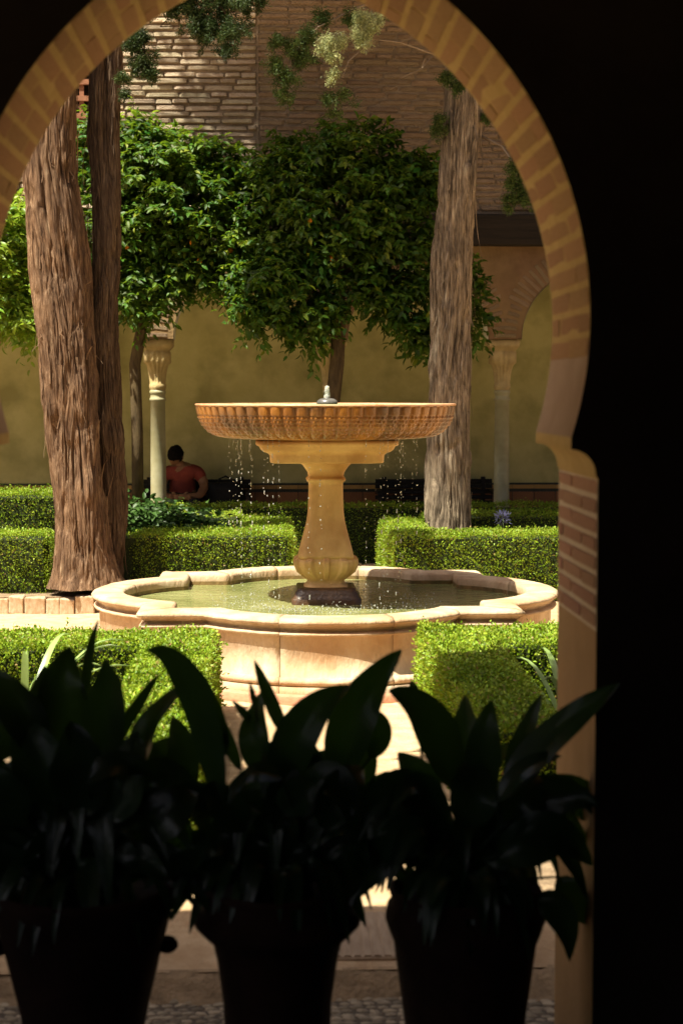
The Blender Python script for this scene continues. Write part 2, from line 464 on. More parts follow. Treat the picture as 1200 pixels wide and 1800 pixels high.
for (x, y, s) in near[290:]:
    bmesh.ops.create_icosphere(bm, subdivisions=1, radius=.5, matrix=Matrix.Translation((x, y, -.064)) @ Matrix.Diagonal((s*1.1, s*.8, s*.5, 1)))
tag(obj('cobbles', bm, M['cobble'], strip), kind='stuff')
# low kerb between the path and the cobbles
V, F = [], []
nx, ny = 500, 8
for a_ in range(nx+1):
    x = -6.5+13*a_/nx
    e = .018*math.sin(x*7)+.012*math.sin(x*19+1)+random.uniform(-.006, .006)
    for b_ in range(ny+1):
        f = b_/ny
        sm = f*f*(3-2*f)
        V.append((x, 4.86+e*(1-f)+.15*f, -.068+.0665*sm+random.uniform(-.005, .005)*(1 if b_ < ny else 0)))
for a_ in range(nx):
    for b_ in range(ny):
        q = a_*(ny+1)+b_
        F.append((q, q+ny+1, q+ny+2, q+1))
kerb = tag(obj('earth_bank', np_mesh('earth_bank', V, np.array(F), smooth=True), M['kerb']), kind='structure')
# grooved stone slab lying in the path behind the pots
sl = empty('path_slab', (.48, 5.27, 0), 'grooved beige stone slab in the path behind the middle and right pots', 'paving slab')
bxs = [(.16, .80, 5.07, 5.52, -.03, .010)]
obj('slab', boxes_mesh('slab', bxs, .006), M['slab'], sl)
for k in range(20):
    x = .18+k*.0315
    obj('rib', boxes_mesh('rib', [(x, x+.02, 5.075, 5.51, .008, .014)]), M['slab'], sl)

# ------------------------------------------------------------------ gallery with the pointed horseshoe arch
gal = empty('gallery_building', (0, 2, 0), 'dark gallery with a pointed horseshoe arch of brick framing the courtyard', 'building')
AC, AZ, AR = .204, 1.915, .908                               # arc centres at -+AC, their height, radius
A0 = math.asin((1.65-AZ)/AR)                                 # foot of the arc
A1 = math.acos(AC/AR)                                        # apex
JX = .725                                                    # jamb


def opening():
    pts = [(JX, -.13), (JX, 1.21), (JX, 1.555), (JX-.003, 1.562)]
    cx, cz = .664, 1.565                                     # hollow quarter moulding under the foot of the arch
    for k in range(0, 9):
        a = math.pi/2*k/8
        pts.append((cx+.056*math.cos(a), cz+.058*math.sin(a)))
    pts.append((-AC+AR*math.cos(A0), 1.65))
    n = 40
    for k in range(1, n+1):
        a = A0+(A1-A0)*k/n
        pts.append((-AC+AR*math.cos(a), AZ+AR*math.sin(a)))
    left = [(-x, z) for (x, z) in pts[:-1]][::-1]
    return pts + left


op = opening()
HW = 4.1
bm = bmesh.new()
for (y, flip) in ((YN, False), (YF, True)):
    loop = [bm.verts.new((x, y, z)) for (x, z) in op]
    outer = [bm.verts.new(c) for c in ((-6.5, y, -.13), (-6.5, y, HW), (0, y, HW), (6.5, y, HW), (6.5, y, -.13))]
    ring = loop + outer
    es = [bm.edges.new((ring[i], ring[(i+1) % len(ring)])) for i in range(len(ring))]
    bmesh.ops.triangle_fill(bm, edges=es, use_beauty=True)
bmesh.ops.recalc_face_normals(bm, faces=bm.faces)
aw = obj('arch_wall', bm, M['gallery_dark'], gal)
# inner surface of the opening, in three finishes
def band(i0, i1, m, nm, lift=0.0):
    V, F = [], []
    for (x, z) in op[i0:i1+1]:
        V += [(x, YN-.001, z), (x, YF+.001, z)]
    for k in range(i1-i0):
        F.append((2*k, 2*k+1, 2*k+3, 2*k+2))
    return obj(nm, np_mesh(nm, V, np.array(F), smooth=False), m, aw)
nn = len(op)
band(0, 1, M['jamb_plaster'], 'jamb_plaster'); band(nn-2, nn-1, M['jamb_plaster'], 'jamb_plaster')
band(1, 2, M['jamb_mortar'], 'jamb_joints'); band(nn-3, nn-2, M['jamb_mortar'], 'jamb_joints')
band(2, 13, M['arch_mortar'], 'impost_moulding'); band(nn-14, nn-3, M['arch_mortar'], 'impost_moulding')
band(13, 19, M['soffit_plaster'], 'arch_foot'); band(nn-20, nn-14, M['soffit_plaster'], 'arch_foot')
band(19, nn-20, M['arch_mortar'], 'arch_soffit')


def brick_mesh(name, seed, bev=.12, jag=.05, jx=.4, jy=1.0):
    """unit brick with worn edges"""
    rr = random.Random(seed)
    bm = bmesh.new(); bmesh.ops.create_cube(bm, size=1)
    for v in bm.verts:
        v.co += Vector((rr.uniform(-jag, jag)*jx, rr.uniform(-jag, jag)*jy, rr.uniform(-jag, jag)))
    bmesh.ops.bevel(bm, geom=list(bm.edges), offset=bev, segments=1, affect='EDGES')
    me = bpy.data.meshes.new(name); bm.to_mesh(me); bm.free()
    return me


AB = []
for k in range(6):
    me = brick_mesh('arch_brick', k, .04, .05, 1.0, .1); me.materials.append(M['arch_brick']); AB.append(me)
JB = [m_.copy() for m_ in AB]
for m_ in JB: m_.materials[0] = M['jamb_brick']
TW = YF-YN
pitch = .0565
nc = int(AR*(A1+.10)/pitch)
for side in (1, -1):
    for k in range(nc):
        a = -.10+(k+.5)*pitch/AR
        if a > A1-.01: break
        cuts = [0, .5, 1] if k % 2 == 0 else [0, .27, .77, 1]
        cx = side*(-AC+(AR+.0152)*math.cos(a)); cz = AZ+(AR+.0152)*math.sin(a)
        for c0, c1 in zip(cuts, cuts[1:]):
            y0 = YN+.002+c0*(TW-.004); y1 = YN+.002+c1*(TW-.004)
            o = obj('brick', random.choice(AB), None, aw, (cx, (y0+y1)/2, cz))
            o.scale = (.034+random.uniform(-.002, .002), (y1-y0)-.008, .0395+random.uniform(-.003, .003))
            o.rotation_euler = (0, -side*a+random.uniform(-.012, .012) if side > 0 else a+random.uniform(-.012, .012), 0)
for side in (1, -1):
    for k in range(8):
        z = 1.213+.0215+k*.043
        cuts = [0, .36, .86, 1] if k % 2 == 0 else [0, .62, 1]
        for c0, c1 in zip(cuts, cuts[1:]):
            y0 = YN+.002+c0*(TW-.004); y1 = YN+.002+c1*(TW-.004)
            o = obj('brick', random.choice(AB), None, aw, (side*(JX+.012), (y0+y1)/2, z))
            o.scale = (.030, (y1-y0)-.012, .029+random.uniform(-.002, .002))
            o.data = random.choice(JB)
# outer top of the wall, room behind the camera
obj('wall_top', boxes_mesh('wall_top', [(-6.5, 6.5, YN, YF+.05, HW, HW+.1)]), M['roof'], gal)
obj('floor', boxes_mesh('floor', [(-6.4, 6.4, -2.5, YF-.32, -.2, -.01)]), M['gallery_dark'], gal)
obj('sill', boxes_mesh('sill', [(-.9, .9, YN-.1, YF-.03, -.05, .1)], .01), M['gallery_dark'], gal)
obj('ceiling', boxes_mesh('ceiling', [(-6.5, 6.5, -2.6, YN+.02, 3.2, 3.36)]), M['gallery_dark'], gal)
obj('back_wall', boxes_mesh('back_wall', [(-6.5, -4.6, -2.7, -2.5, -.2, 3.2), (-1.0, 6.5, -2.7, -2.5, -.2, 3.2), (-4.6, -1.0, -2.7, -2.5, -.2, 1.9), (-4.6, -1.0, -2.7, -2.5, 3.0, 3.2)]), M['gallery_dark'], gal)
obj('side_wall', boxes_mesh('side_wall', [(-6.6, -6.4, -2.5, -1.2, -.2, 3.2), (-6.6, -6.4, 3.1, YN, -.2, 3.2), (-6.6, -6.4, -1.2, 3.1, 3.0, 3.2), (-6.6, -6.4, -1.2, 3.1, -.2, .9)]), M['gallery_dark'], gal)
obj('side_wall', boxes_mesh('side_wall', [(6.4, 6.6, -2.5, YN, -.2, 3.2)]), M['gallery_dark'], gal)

# ------------------------------------------------------------------ arcade building at the back
bld = empty('brick_building', (0, YB, 0), 'tall old brick building with a yellow arcade of slender columns at its foot', 'building')
ZI, ZT = 2.27, 3.22                                          # impost, top of the arches
CW = 1.758
CX = [(277-482)/173.5 + CW*k for k in range(-3, 6)]          # columns
TH = .38


def arcade():
    V, F, V2, F2 = [], [], [], []
    hw = .17
    xs = CX
    for a, b in zip(xs, xs[1:]):
        x0, x1 = a+hw, b-hw
        c = (x0+x1)/2; r = (x1-x0)/2
        n = 28
        for (y, rev) in ((YB, False), (YB+TH, True)):
            base = len(V)
            arc = [(c-r*math.cos(math.pi*k/n), ZI+.02+1.0*r*math.sin(math.pi*k/n)) for k in range(n+1)]
            for (x, z) in arc: V += [(x, y, z), (x, y, ZT)]
            for k in range(n):
                q = (base+2*k, base+2*k+2, base+2*k+3, base+2*k+1)
                F.append(q if not rev else q[::-1])
        base = len(V2)
        for (x, z) in arc: V2 += [(x, YB-.012, z-.004), (x, YB+TH, z-.004)]
        for k in range(n): F2.append((base+2*k, base+2*k+1, base+2*k+3, base+2*k+2))
    for a in xs:
        for (y, rev) in ((YB, False), (YB+TH, True)):
            base = len(V); V += [(a-hw, y, ZI+.02), (a+hw, y, ZI+.02), (a+hw, y, ZT), (a-hw, y, ZT)]
            q = (base, base+1, base+2, base+3); F.append(q if not rev else q[::-1])
    return np_mesh('spandrel', V, np.array(F)), np_mesh('soffit', V2, np.array(F2), smooth=True)


spm, sfm = arcade()
spo = obj('spandrel', spm, M['spandrel'], bld)
obj('soffit', sfm, M['soffit'], spo)
# raised brick voussoirs of the arches that show
VB = brick_mesh('voussoir', 3, .08, .06); VB.materials.append(M['brick_flat'])
for a, b in zip(CX[2:7], CX[3:8]):
    c = (a+b)/2; r = CW/2-.17
    for k in range(36):
        an = math.pi*(k+.5)/36
        o = obj('brick', VB, None, spo, (c-(r+.12)*math.cos(an), YB+.01, ZI+.02+(r+.12)*math.sin(an)))
        o.scale = (.22, .034, .040+random.uniform(-.006, .006)); o.rotation_euler = (0, math.pi-an if False else an, 0)
        if k < 5 or k > 30: o.scale = (.12, .034, .038)
# beam over the arches
obj('beam', boxes_mesh('beam', [(CX[0]-.4, CX[-1]+.4, YB-.14, YB+.2, ZT, 3.53)], .012), M['timber'], bld)
# wall above
WTOP = 8.6
wall = obj('wall', boxes_mesh('wall', [(CX[0]-.5, CX[-1]+.5, YB, YB+.6, 3.53, WTOP)]), M['mortar'], bld)
JOINT = -.16                                                  # the old vertical seam in the masonry
WB = []
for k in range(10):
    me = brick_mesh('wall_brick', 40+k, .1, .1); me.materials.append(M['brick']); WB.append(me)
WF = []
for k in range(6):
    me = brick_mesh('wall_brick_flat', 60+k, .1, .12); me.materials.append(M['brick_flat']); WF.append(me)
cand = []
zz = 3.60; row = 0
while zz < 6.3:
    x = -5.0 + random.uniform(0, .2)
    while x < 4.6:
        ln = random.choice((.30, .29, .27, .15, .31))
        if x < JOINT < x+ln: ln = JOINT-x-.012
        if ln > .06: cand.append((x+ln/2, zz+random.uniform(-.006, .006), ln))
        x += ln+random.uniform(.010, .022)
        if JOINT-.03 < x < JOINT: x = JOINT+.03
    zz += .065; row += 1


def inview(c):
    x, z, ln = c
    px = 482+x*173.5; py = 690-(z-1.75)*173.5
    if 215 < px < 830 and -10 < py < 330: return 0
    if 830 < px < 960 and 130 < py < 400: return 1
    if -20 < px < 60 and 250 < py < 420: return 1
    if 140 < px < 170: return 2
    return 5 + abs(px-500)*.001+abs(py-100)*.001
cand.sort(key=inview)
rest = []; rest2 = []
for i, (x, z, ln) in enumerate(cand):
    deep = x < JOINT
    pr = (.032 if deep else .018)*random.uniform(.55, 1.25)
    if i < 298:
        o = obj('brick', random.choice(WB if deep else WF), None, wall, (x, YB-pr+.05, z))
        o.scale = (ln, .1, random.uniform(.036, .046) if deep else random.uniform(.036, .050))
        o.rotation_euler = (0, random.uniform(-.014, .014), random.uniform(-.02, .02))
    else:
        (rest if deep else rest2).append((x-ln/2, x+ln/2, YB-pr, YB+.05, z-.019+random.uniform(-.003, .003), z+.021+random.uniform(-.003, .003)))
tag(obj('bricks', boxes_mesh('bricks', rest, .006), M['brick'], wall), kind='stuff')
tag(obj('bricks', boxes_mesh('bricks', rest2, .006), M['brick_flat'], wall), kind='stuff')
# edge of the seam
obj('masonry_seam', boxes_mesh('masonry_seam', [(JOINT-.004, JOINT+.014, YB-.012, YB+.02, 3.6, 6.2)]), M['mortar'], wall)
# columns
def cap_mesh(z):
    pr = [(.10, 1.78), (.094, 1.80), (.10, 1.83), (.092, 1.86), (.105, 1.9), (.10, 1.96), (.125, 2.04), (.135, 2.06), (.14, 2.17), (.145, 2.2)]
    return lathe('capital', pr, 40, sq=None)
shaft_me = lathe('shaft', [(.105, .1), (.105, .16), (.088, .2), (.082, .3), (.079, 1.0), (.074, 1.66), (.085, 1.67), (.085, 1.69), (.074, 1.70), (.076, 1.735), (.084, 1.745), (.084, 1.76), (.075, 1.78)], 28)
shaft_me.materials.append(M['marble'])
def capital_mesh():
    th = np.arange(64)*2*np.pi/64
    prof = [(.076, 1.775, 2), (.086, 1.80, 2), (.086, 1.83, 2), (.078, 1.84, 2), (.080, 1.90, 2), (.090, 1.97, 2), (.104, 2.03, 4), (.128, 2.05, 7), (.128, 2.16, 9), (.120, 2.17, 9), (.135, 2.19, 9), (.158, 2.215, 12), (.162, 2.225, 14), (.162, 2.285, 14)]
    V = []
    for i, (r, z, q) in enumerate(prof):
        k = (np.abs(np.cos(th))**q+np.abs(np.sin(th))**q)**(-1/q)
        w = .006*np.sin(th*16)*(1 if 4 <= i <= 8 else 0)
        V.append(np.stack([(r*k+w)*np.cos(th), (r*k+w)*np.sin(th), np.full(64, z)], 1))
    V = np.concatenate(V); m = len(prof)
    i, j = np.meshgrid(np.arange(m-1), np.arange(64), indexing='ij')
    a = i*64+j; b = i*64+(j+1) % 64
    return np_mesh('capital', V, [np.stack([a, b, b+64, a+64], -1).reshape(-1, 4), (np.arange(64)+(m-1)*64)[None]], smooth=False)
cap_me = capital_mesh(); cap_me.materials.append(M['capital'])
for x in CX:
    c = obj('column', shaft_me, None, bld, (x, YB+TH/2, 0))
    obj('capital', cap_me, None, c, (x, YB+TH/2, 0))
# gallery behind the arcade
YW = 19.5
obj('plaster_wall', boxes_mesh('plaster_wall', [(CX[0]-.5, CX[-1]+.5, YW, YW+.3, .7, 3.5)]), M['plaster'], bld)
obj('gallery_ceiling', boxes_mesh('gallery_ceiling', [(CX[0]-.5, CX[-1]+.5, YB+TH+.01, YW+.3, 3.5, 3.56)]), M['timber'], bld)
obj('gallery_floor', boxes_mesh('gallery_floor', [(CX[0]-.5, CX[-1]+.5, YB-.25, YW+.3, -.1, .004)]), M['slab'], bld)
for x in (CX[0]-.6, CX[-1]+.4):
    obj('end_wall', boxes_mesh('end_wall', [(x, x+.2, YB, YW+.3, 0, 3.5)]), M['plaster'], bld)
dd = obj('dado', boxes_mesh('dado', [(CX[0]-.5, CX[-1]+.5, YW-.02, YW+.02, .0, .70)]), M['dado_dark'], bld)
tl = bpy.data.meshes.new('t')
tile_me = boxes_mesh('tile', [(-.5, .5, -.5, .5, -.5, .5)]); tile_me.materials.append(M['dado_red'])
tile2 = boxes_mesh('tile', [(-.5, .5, -.5, .5, -.5, .5)]); tile2.materials.append(M['dado_ochre'])
x = -4.6
while x < 4.6:
    o = obj('tile', tile2, None, dd, (x, YW-.026, .655)); o.scale = (.245, .012, .045)
    for z in (.05, .205, .36, .52):
        o = obj('tile', tile_me, None, dd, (x, YW-.026, z)); o.scale = (.242, .012, .152)
    x += .25
# balcony window high on the wall, seen between the twin trunks
bal = obj('window', boxes_mesh('window', [(-2.45, -1.70, YB-.03, YB+.02, 3.9, 5.4)]), M['timber'], bld)
for z in (4.25, 4.45, 4.62, 4.78, 4.88, 5.0, 5.12):
    obj('rail', boxes_mesh('rail', [(-2.5, -1.66, YB-.12, YB-.06, z, z+.05 if z != 4.88 else z+.08)]), M['redwood'], bal)
for k in range(8):
    x = -2.46+k*.11
    obj('baluster', boxes_mesh('baluster', [(x, x+.045, YB-.1, YB-.055, 3.95, 5.35)]), M['redwood'], bal)
bm = bmesh.new(); tube_bm(bm, [(-2.585, YB-.07, 3.55), (-2.585, YB-.07, 6.0), (-2.585, YB-.07, 8.4)], [.036]*3, 12)
obj('drainpipe', bm, M['pipe'], bld)
# eave
obj('roof', boxes_mesh('roof', [(CX[0]-.7, CX[-1]+.7, YB-.5, YB+1.2, WTOP, WTOP+.15)]), M['roof'], bld)

# ------------------------------------------------------------------ fountain
fo = empty('fountain', (FX, FY, 0), 'stone courtyard fountain with a ribbed orange bowl over a lobed pool', 'fountain')
PA, PR, PC = 1.13, .9375, .5675


def outline(o, n=44):
    """plan of the lobed pool, grown by o: four lobes and four square corners"""
    a, r, c = PA+o, PR+o, PC
    xi = math.sqrt(r*r-(a-c)**2)
    q = []
    ang = math.asin(xi/r)
    for k in range(n+1):
        t = -ang+2*ang*k/n
        q.append((r*math.sin(t), -c-r*math.cos(t)))
    m = 6
    for k in range(1, m+1): q.append((xi+(a-xi)*k/m, -a))
    for k in range(1, m): q.append((a, -a+(a-xi)*k/m))
    out = []
    for s in range(4):
        ca, sa = [(1, 0), (0, 1), (-1, 0), (0, -1)][s]
        for (x, y) in q: out.append((x*ca-y*sa, x*sa+y*ca))
    return out


prof = [(-.20, .2), (-.20, .418), (-.20, .455), (-.193, .468), (-.18, .474), (-.04, .476), (-.015, .473), (.004, .465), (.012, .454), (.008, .443), (-.006, .436),
        (-.016, .432), (-.016, .425), (-.03, .418), (-.037, .405), (-.035, .398), (-.018, .396), (-.006, .391), (-.002, .384), (-.008, .376), (-.03, .372),
        (-.038, .368), (-.04, .25), (-.04, .135), (-.022, .132), (-.004, .122), (.002, .108), (-.004, .094), (-.016, .088), (-.012, .083), (.006, .08), (.008, .04)]
V = []
np_o = len(outline(0))
rg = np.random.default_rng(5)
for (o_, z) in prof:
    ol = np.array(outline(o_))
    V.append(np.concatenate([ol+np.array([FX, FY]), np.full((np_o, 1), z)], 1))
V = np.array(V)
# chips and wear along the edges
u = np.arange(np_o)/np_o
for i in range(5, len(prof)):
    w = vnoise(u, np.full(np_o, i/len(prof)), 150, 8, 3)+.5*vnoise(u, np.full(np_o, i/len(prof)), 230, 20, 4)
    V[i, :, 2] += (w-.75)*.004*(1 if i < 20 else .5)
    chip = np.clip(vnoise(u, np.full(np_o, .5), 120, 3, 9)-.83, 0, 1)*.06
    if 6 <= i <= 10: V[i, :, 2] -= chip
m_, n_ = len(prof), np_o
pool = obj('pool', lathe('pool', [(.9, .05), (.9, .2)], 48, loc=(FX, FY, 0)), M['stone'], fo)
q4 = n_//4
cuts = []
for s_ in range(4):
    cuts += [s_*q4+k for k in (14, 31, 44, 50)]
for c0, c1 in zip(cuts, cuts[1:]+[cuts[0]+n_]):
    ids = [k % n_ for k in range(c0, c1+1)]
    S_ = V[:, ids, :].copy()
    tz = random.uniform(-.003, .002)
    for e, f in ((0, 1), (-1, -2)):                           # a thin open joint at each end
        dv = S_[:, f, :]-S_[:, e, :]; ln_ = np.linalg.norm(dv, axis=1, keepdims=True)
        S_[:, e, :] += dv/np.maximum(ln_, 1e-6)*.0022
    S_[2:22, :, 2] += tz
    w_ = len(ids)
    i, j = np.meshgrid(np.arange(m_-1), np.arange(w_-1), indexing='ij')
    a = i*w_+j; b = a+1
    capA = (np.arange(m_)*w_)[::-1][None]; capB = (np.arange(m_)*w_+w_-1)[None]
    bme = np_mesh('stone_block', S_.reshape(-1, 3), [np.stack([a, a+w_, b+w_, b], -1).reshape(-1, 4), capA, capB])
    bme.materials.append(M['stone']); bme.materials.append(M['stone_wet'])
    for f_ in range(w_-1): bme.polygons[f_].material_index = 1
    obj('stone_block', bme, None, pool)
# red brick course round the foot
ring = []
V = []
for (o_, z) in ((.0, .044), (.055, .042), (.06, .036), (.06, -.02)):
    V.append(np.concatenate([np.array(outline(o_))+np.array([FX, FY]), np.full((np_o, 1), z)], 1))
i, j = np.meshgrid(np.arange(3), np.arange(n_), indexing='ij')
a = i*n_+j; b = i*n_+(j+1) % n_
obj('foot_course', np_mesh('foot_course', np.concatenate(V), np.stack([a, a+n_, b+n_, b], -1).reshape(-1, 4)), M['stone_red'], pool)
# water
bm = bmesh.new()
vs = [bm.verts.new((x+FX, y+FY, .392)) for (x, y) in outline(-.19)]
bm.faces.new(vs)
wat = obj('pool_water', bm, M['water'], fo)
vs = None
# pedestal
pedp = [(.165, 1.305), (.16, 1.29), (.150, 1.283), (.13, 1.255), (.118, 1.235), (.114, 1.205), (.124, 1.20), (.128, 1.19), (.124, 1.18), (.112, 1.172), (.110, 1.15),
        (.112, 1.05), (.116, .97), (.124, .915), (.137, .86), (.153, .80), (.168, .745), (.177, .705), (.181, .685)][::-1]
ped = obj('pedestal', lathe('pedestal', pedp, 64, sq=7, loc=(FX, FY, 0)), M['pedestal'], fo)
# fluted foot
th = np.arange(320)*2*np.pi/320
pf = [(.150, .49, 0), (.122, .515, 0), (.120, .535, 0), (.128, .545, .2), (.150, .565, .6), (.178, .595, 1), (.193, .63, 1), (.196, .655, 1), (.194, .672, 1), (.190, .676, .9), (.176, .690, 0)]
V = []
for (r, z, w) in pf:
    k = (np.abs(np.cos(th))**5+np.abs(np.sin(th))**5)**(-1/5)
    fl = np.clip((np.cos(th*12)-.25)*4, 0, 1)*.028*w
    rr = r*k-.012*w+fl
    V.append(np.stack([rr*np.cos(th)+FX, rr*np.sin(th)+FY, np.full(320, z)], 1))
i, j = np.meshgrid(np.arange(len(pf)-1), np.arange(320), indexing='ij')
a = i*320+j; b = i*320+(j+1) % 320
obj('fluted_foot', np_mesh('fluted_foot', np.concatenate(V), np.stack([a, b, b+320, a+320], -1).reshape(-1, 4)), M['pedestal'], ped)
obj('base_block', lathe('base_block', [(.225, .30), (.225, .425), (.212, .44), (.206, .455), (.20, .47), (.192, .477), (.188, .492), (.14, .496)], 48, sq=14, loc=(FX, FY, 0), smooth=False), M['ped_base'], ped)
obj('slab', lathe('slab', [(.30, 1.302), (.352, 1.306), (.360, 1.312), (.362, 1.352), (.368, 1.362), (.378, 1.370), (.400, 1.378), (.420, 1.394), (.428, 1.412), (.440, 1.418), (.450, 1.424), (.450, 1.448), (.40, 1.452)], 96, sq=16, loc=(FX, FY, 0)), M['pedestal'], ped)
# carved bowl
NL = 62; PER = 14; NT = 96
n = NL*PER
th = np.arange(n)*2*np.pi/n
ctrl = np.array([(.50, 1.452), (.60, 1.456), (.66, 1.462), (.715, 1.475), (.757, 1.497), (.79, 1.530), (.812, 1.565), (.825, 1.60), (.833, 1.635), (.838, 1.668)])
tt = np.linspace(0, 1, len(ctrl)); tq = np.linspace(0, 1, NT)
pr_ = np.interp(tq, tt, ctrl[:, 0]); pz_ = np.interp(tq, tt, ctrl[:, 1])
k5 = np.ones(9)/9
pr_[4:-4] = np.convolve(pr_, k5, 'valid'); pz_[4:-4] = np.convolve(pz_, k5, 'valid')
uu = (th*NL/(2*np.pi)) % 1.0
V = np.zeros((NT, n, 3))
lobe = 1-np.abs(2*uu-1)**3.2                                  # rounded ribs
for q in range(NT):
    t = tq[q]
    w = np.clip((t-.14)/.12, 0, 1)*np.clip((1-t)/.03, 0, 1)
    d = (lobe-.8)*.018*w
    # honeycomb of small carved points between the plain top band and the lower ends
    if .26 < t < .80:
        r_ = (t-.26)/.54*7.0
        row = int(r_); f = r_-row
        ph = (uu*3+(.5 if row % 2 else 0)) % 1.0
        cell = np.abs(2*ph-1)                                # 0 centre .. 1 joint
        tri = np.clip(1-(cell+abs(f-.35)*1.2), 0, 1)
        d = d+(tri*.010-.005)*min(1, (t-.26)/.05, max(0, (.80-.07*np.abs(2*uu-1).max()-t))/.03 if False else 1)*(lobe > .25)
    rr = pr_[q]+d
    V[q, :, 0] = rr*np.cos(th)+FX; V[q, :, 1] = rr*np.sin(th)+FY; V[q, :, 2] = pz_[q]-.35*d*(1-t)
i, j = np.meshgrid(np.arange(NT-1), np.arange(n), indexing='ij')
a = i*n+j; b = i*n+(j+1) % n
bowl = obj('bowl', np_mesh('bowl', V.reshape(-1, 3), [np.stack([a, b, b+n, a+n], -1).reshape(-1, 4), np.arange(n)[::-1][None]], smooth=True), M['bowl'], fo)
obj('bowl_rim', lathe('bowl_rim', [(.835, 1.664), (.843, 1.668), (.844, 1.676), (.838, 1.679), (.80, 1.6785), (.79, 1.668)], 160, loc=(FX, FY, 0), capb=False, capt=False), M['bowl_rim'], bowl)
obj('bowl_water', lathe('bowl_water', [(.795, 1.672), (.4, 1.674), (.05, 1.676)], 96, loc=(FX, FY, 0), capb=False), M['water'], fo)
noz = obj('nozzle', lathe('nozzle', [(.065, 1.670), (.07, 1.685), (.062, 1.70), (.045, 1.71), (.03, 1.713)], 20, loc=(FX+.01, FY, 0)), M['metal'], fo)
bm = bmesh.new()
for (dx, z, r) in ((0, 1.718, .026), (.003, 1.738, .021), (-.002, 1.757, .023), (.001, 1.775, .02)):
    bmesh.ops.create_icosphere(bm, subdivisions=2, radius=r, matrix=Matrix.Translation((FX+.01+dx, FY, z)) @ Matrix.Diagonal((.8, .8, 1.1, 1)))
for v in bm.verts: v.co += Vector((random.uniform(-.004, .004), random.uniform(-.004, .004), 0))
for f in bm.faces: f.smooth = True
obj('water_jet', bm, M['drop'], noz)


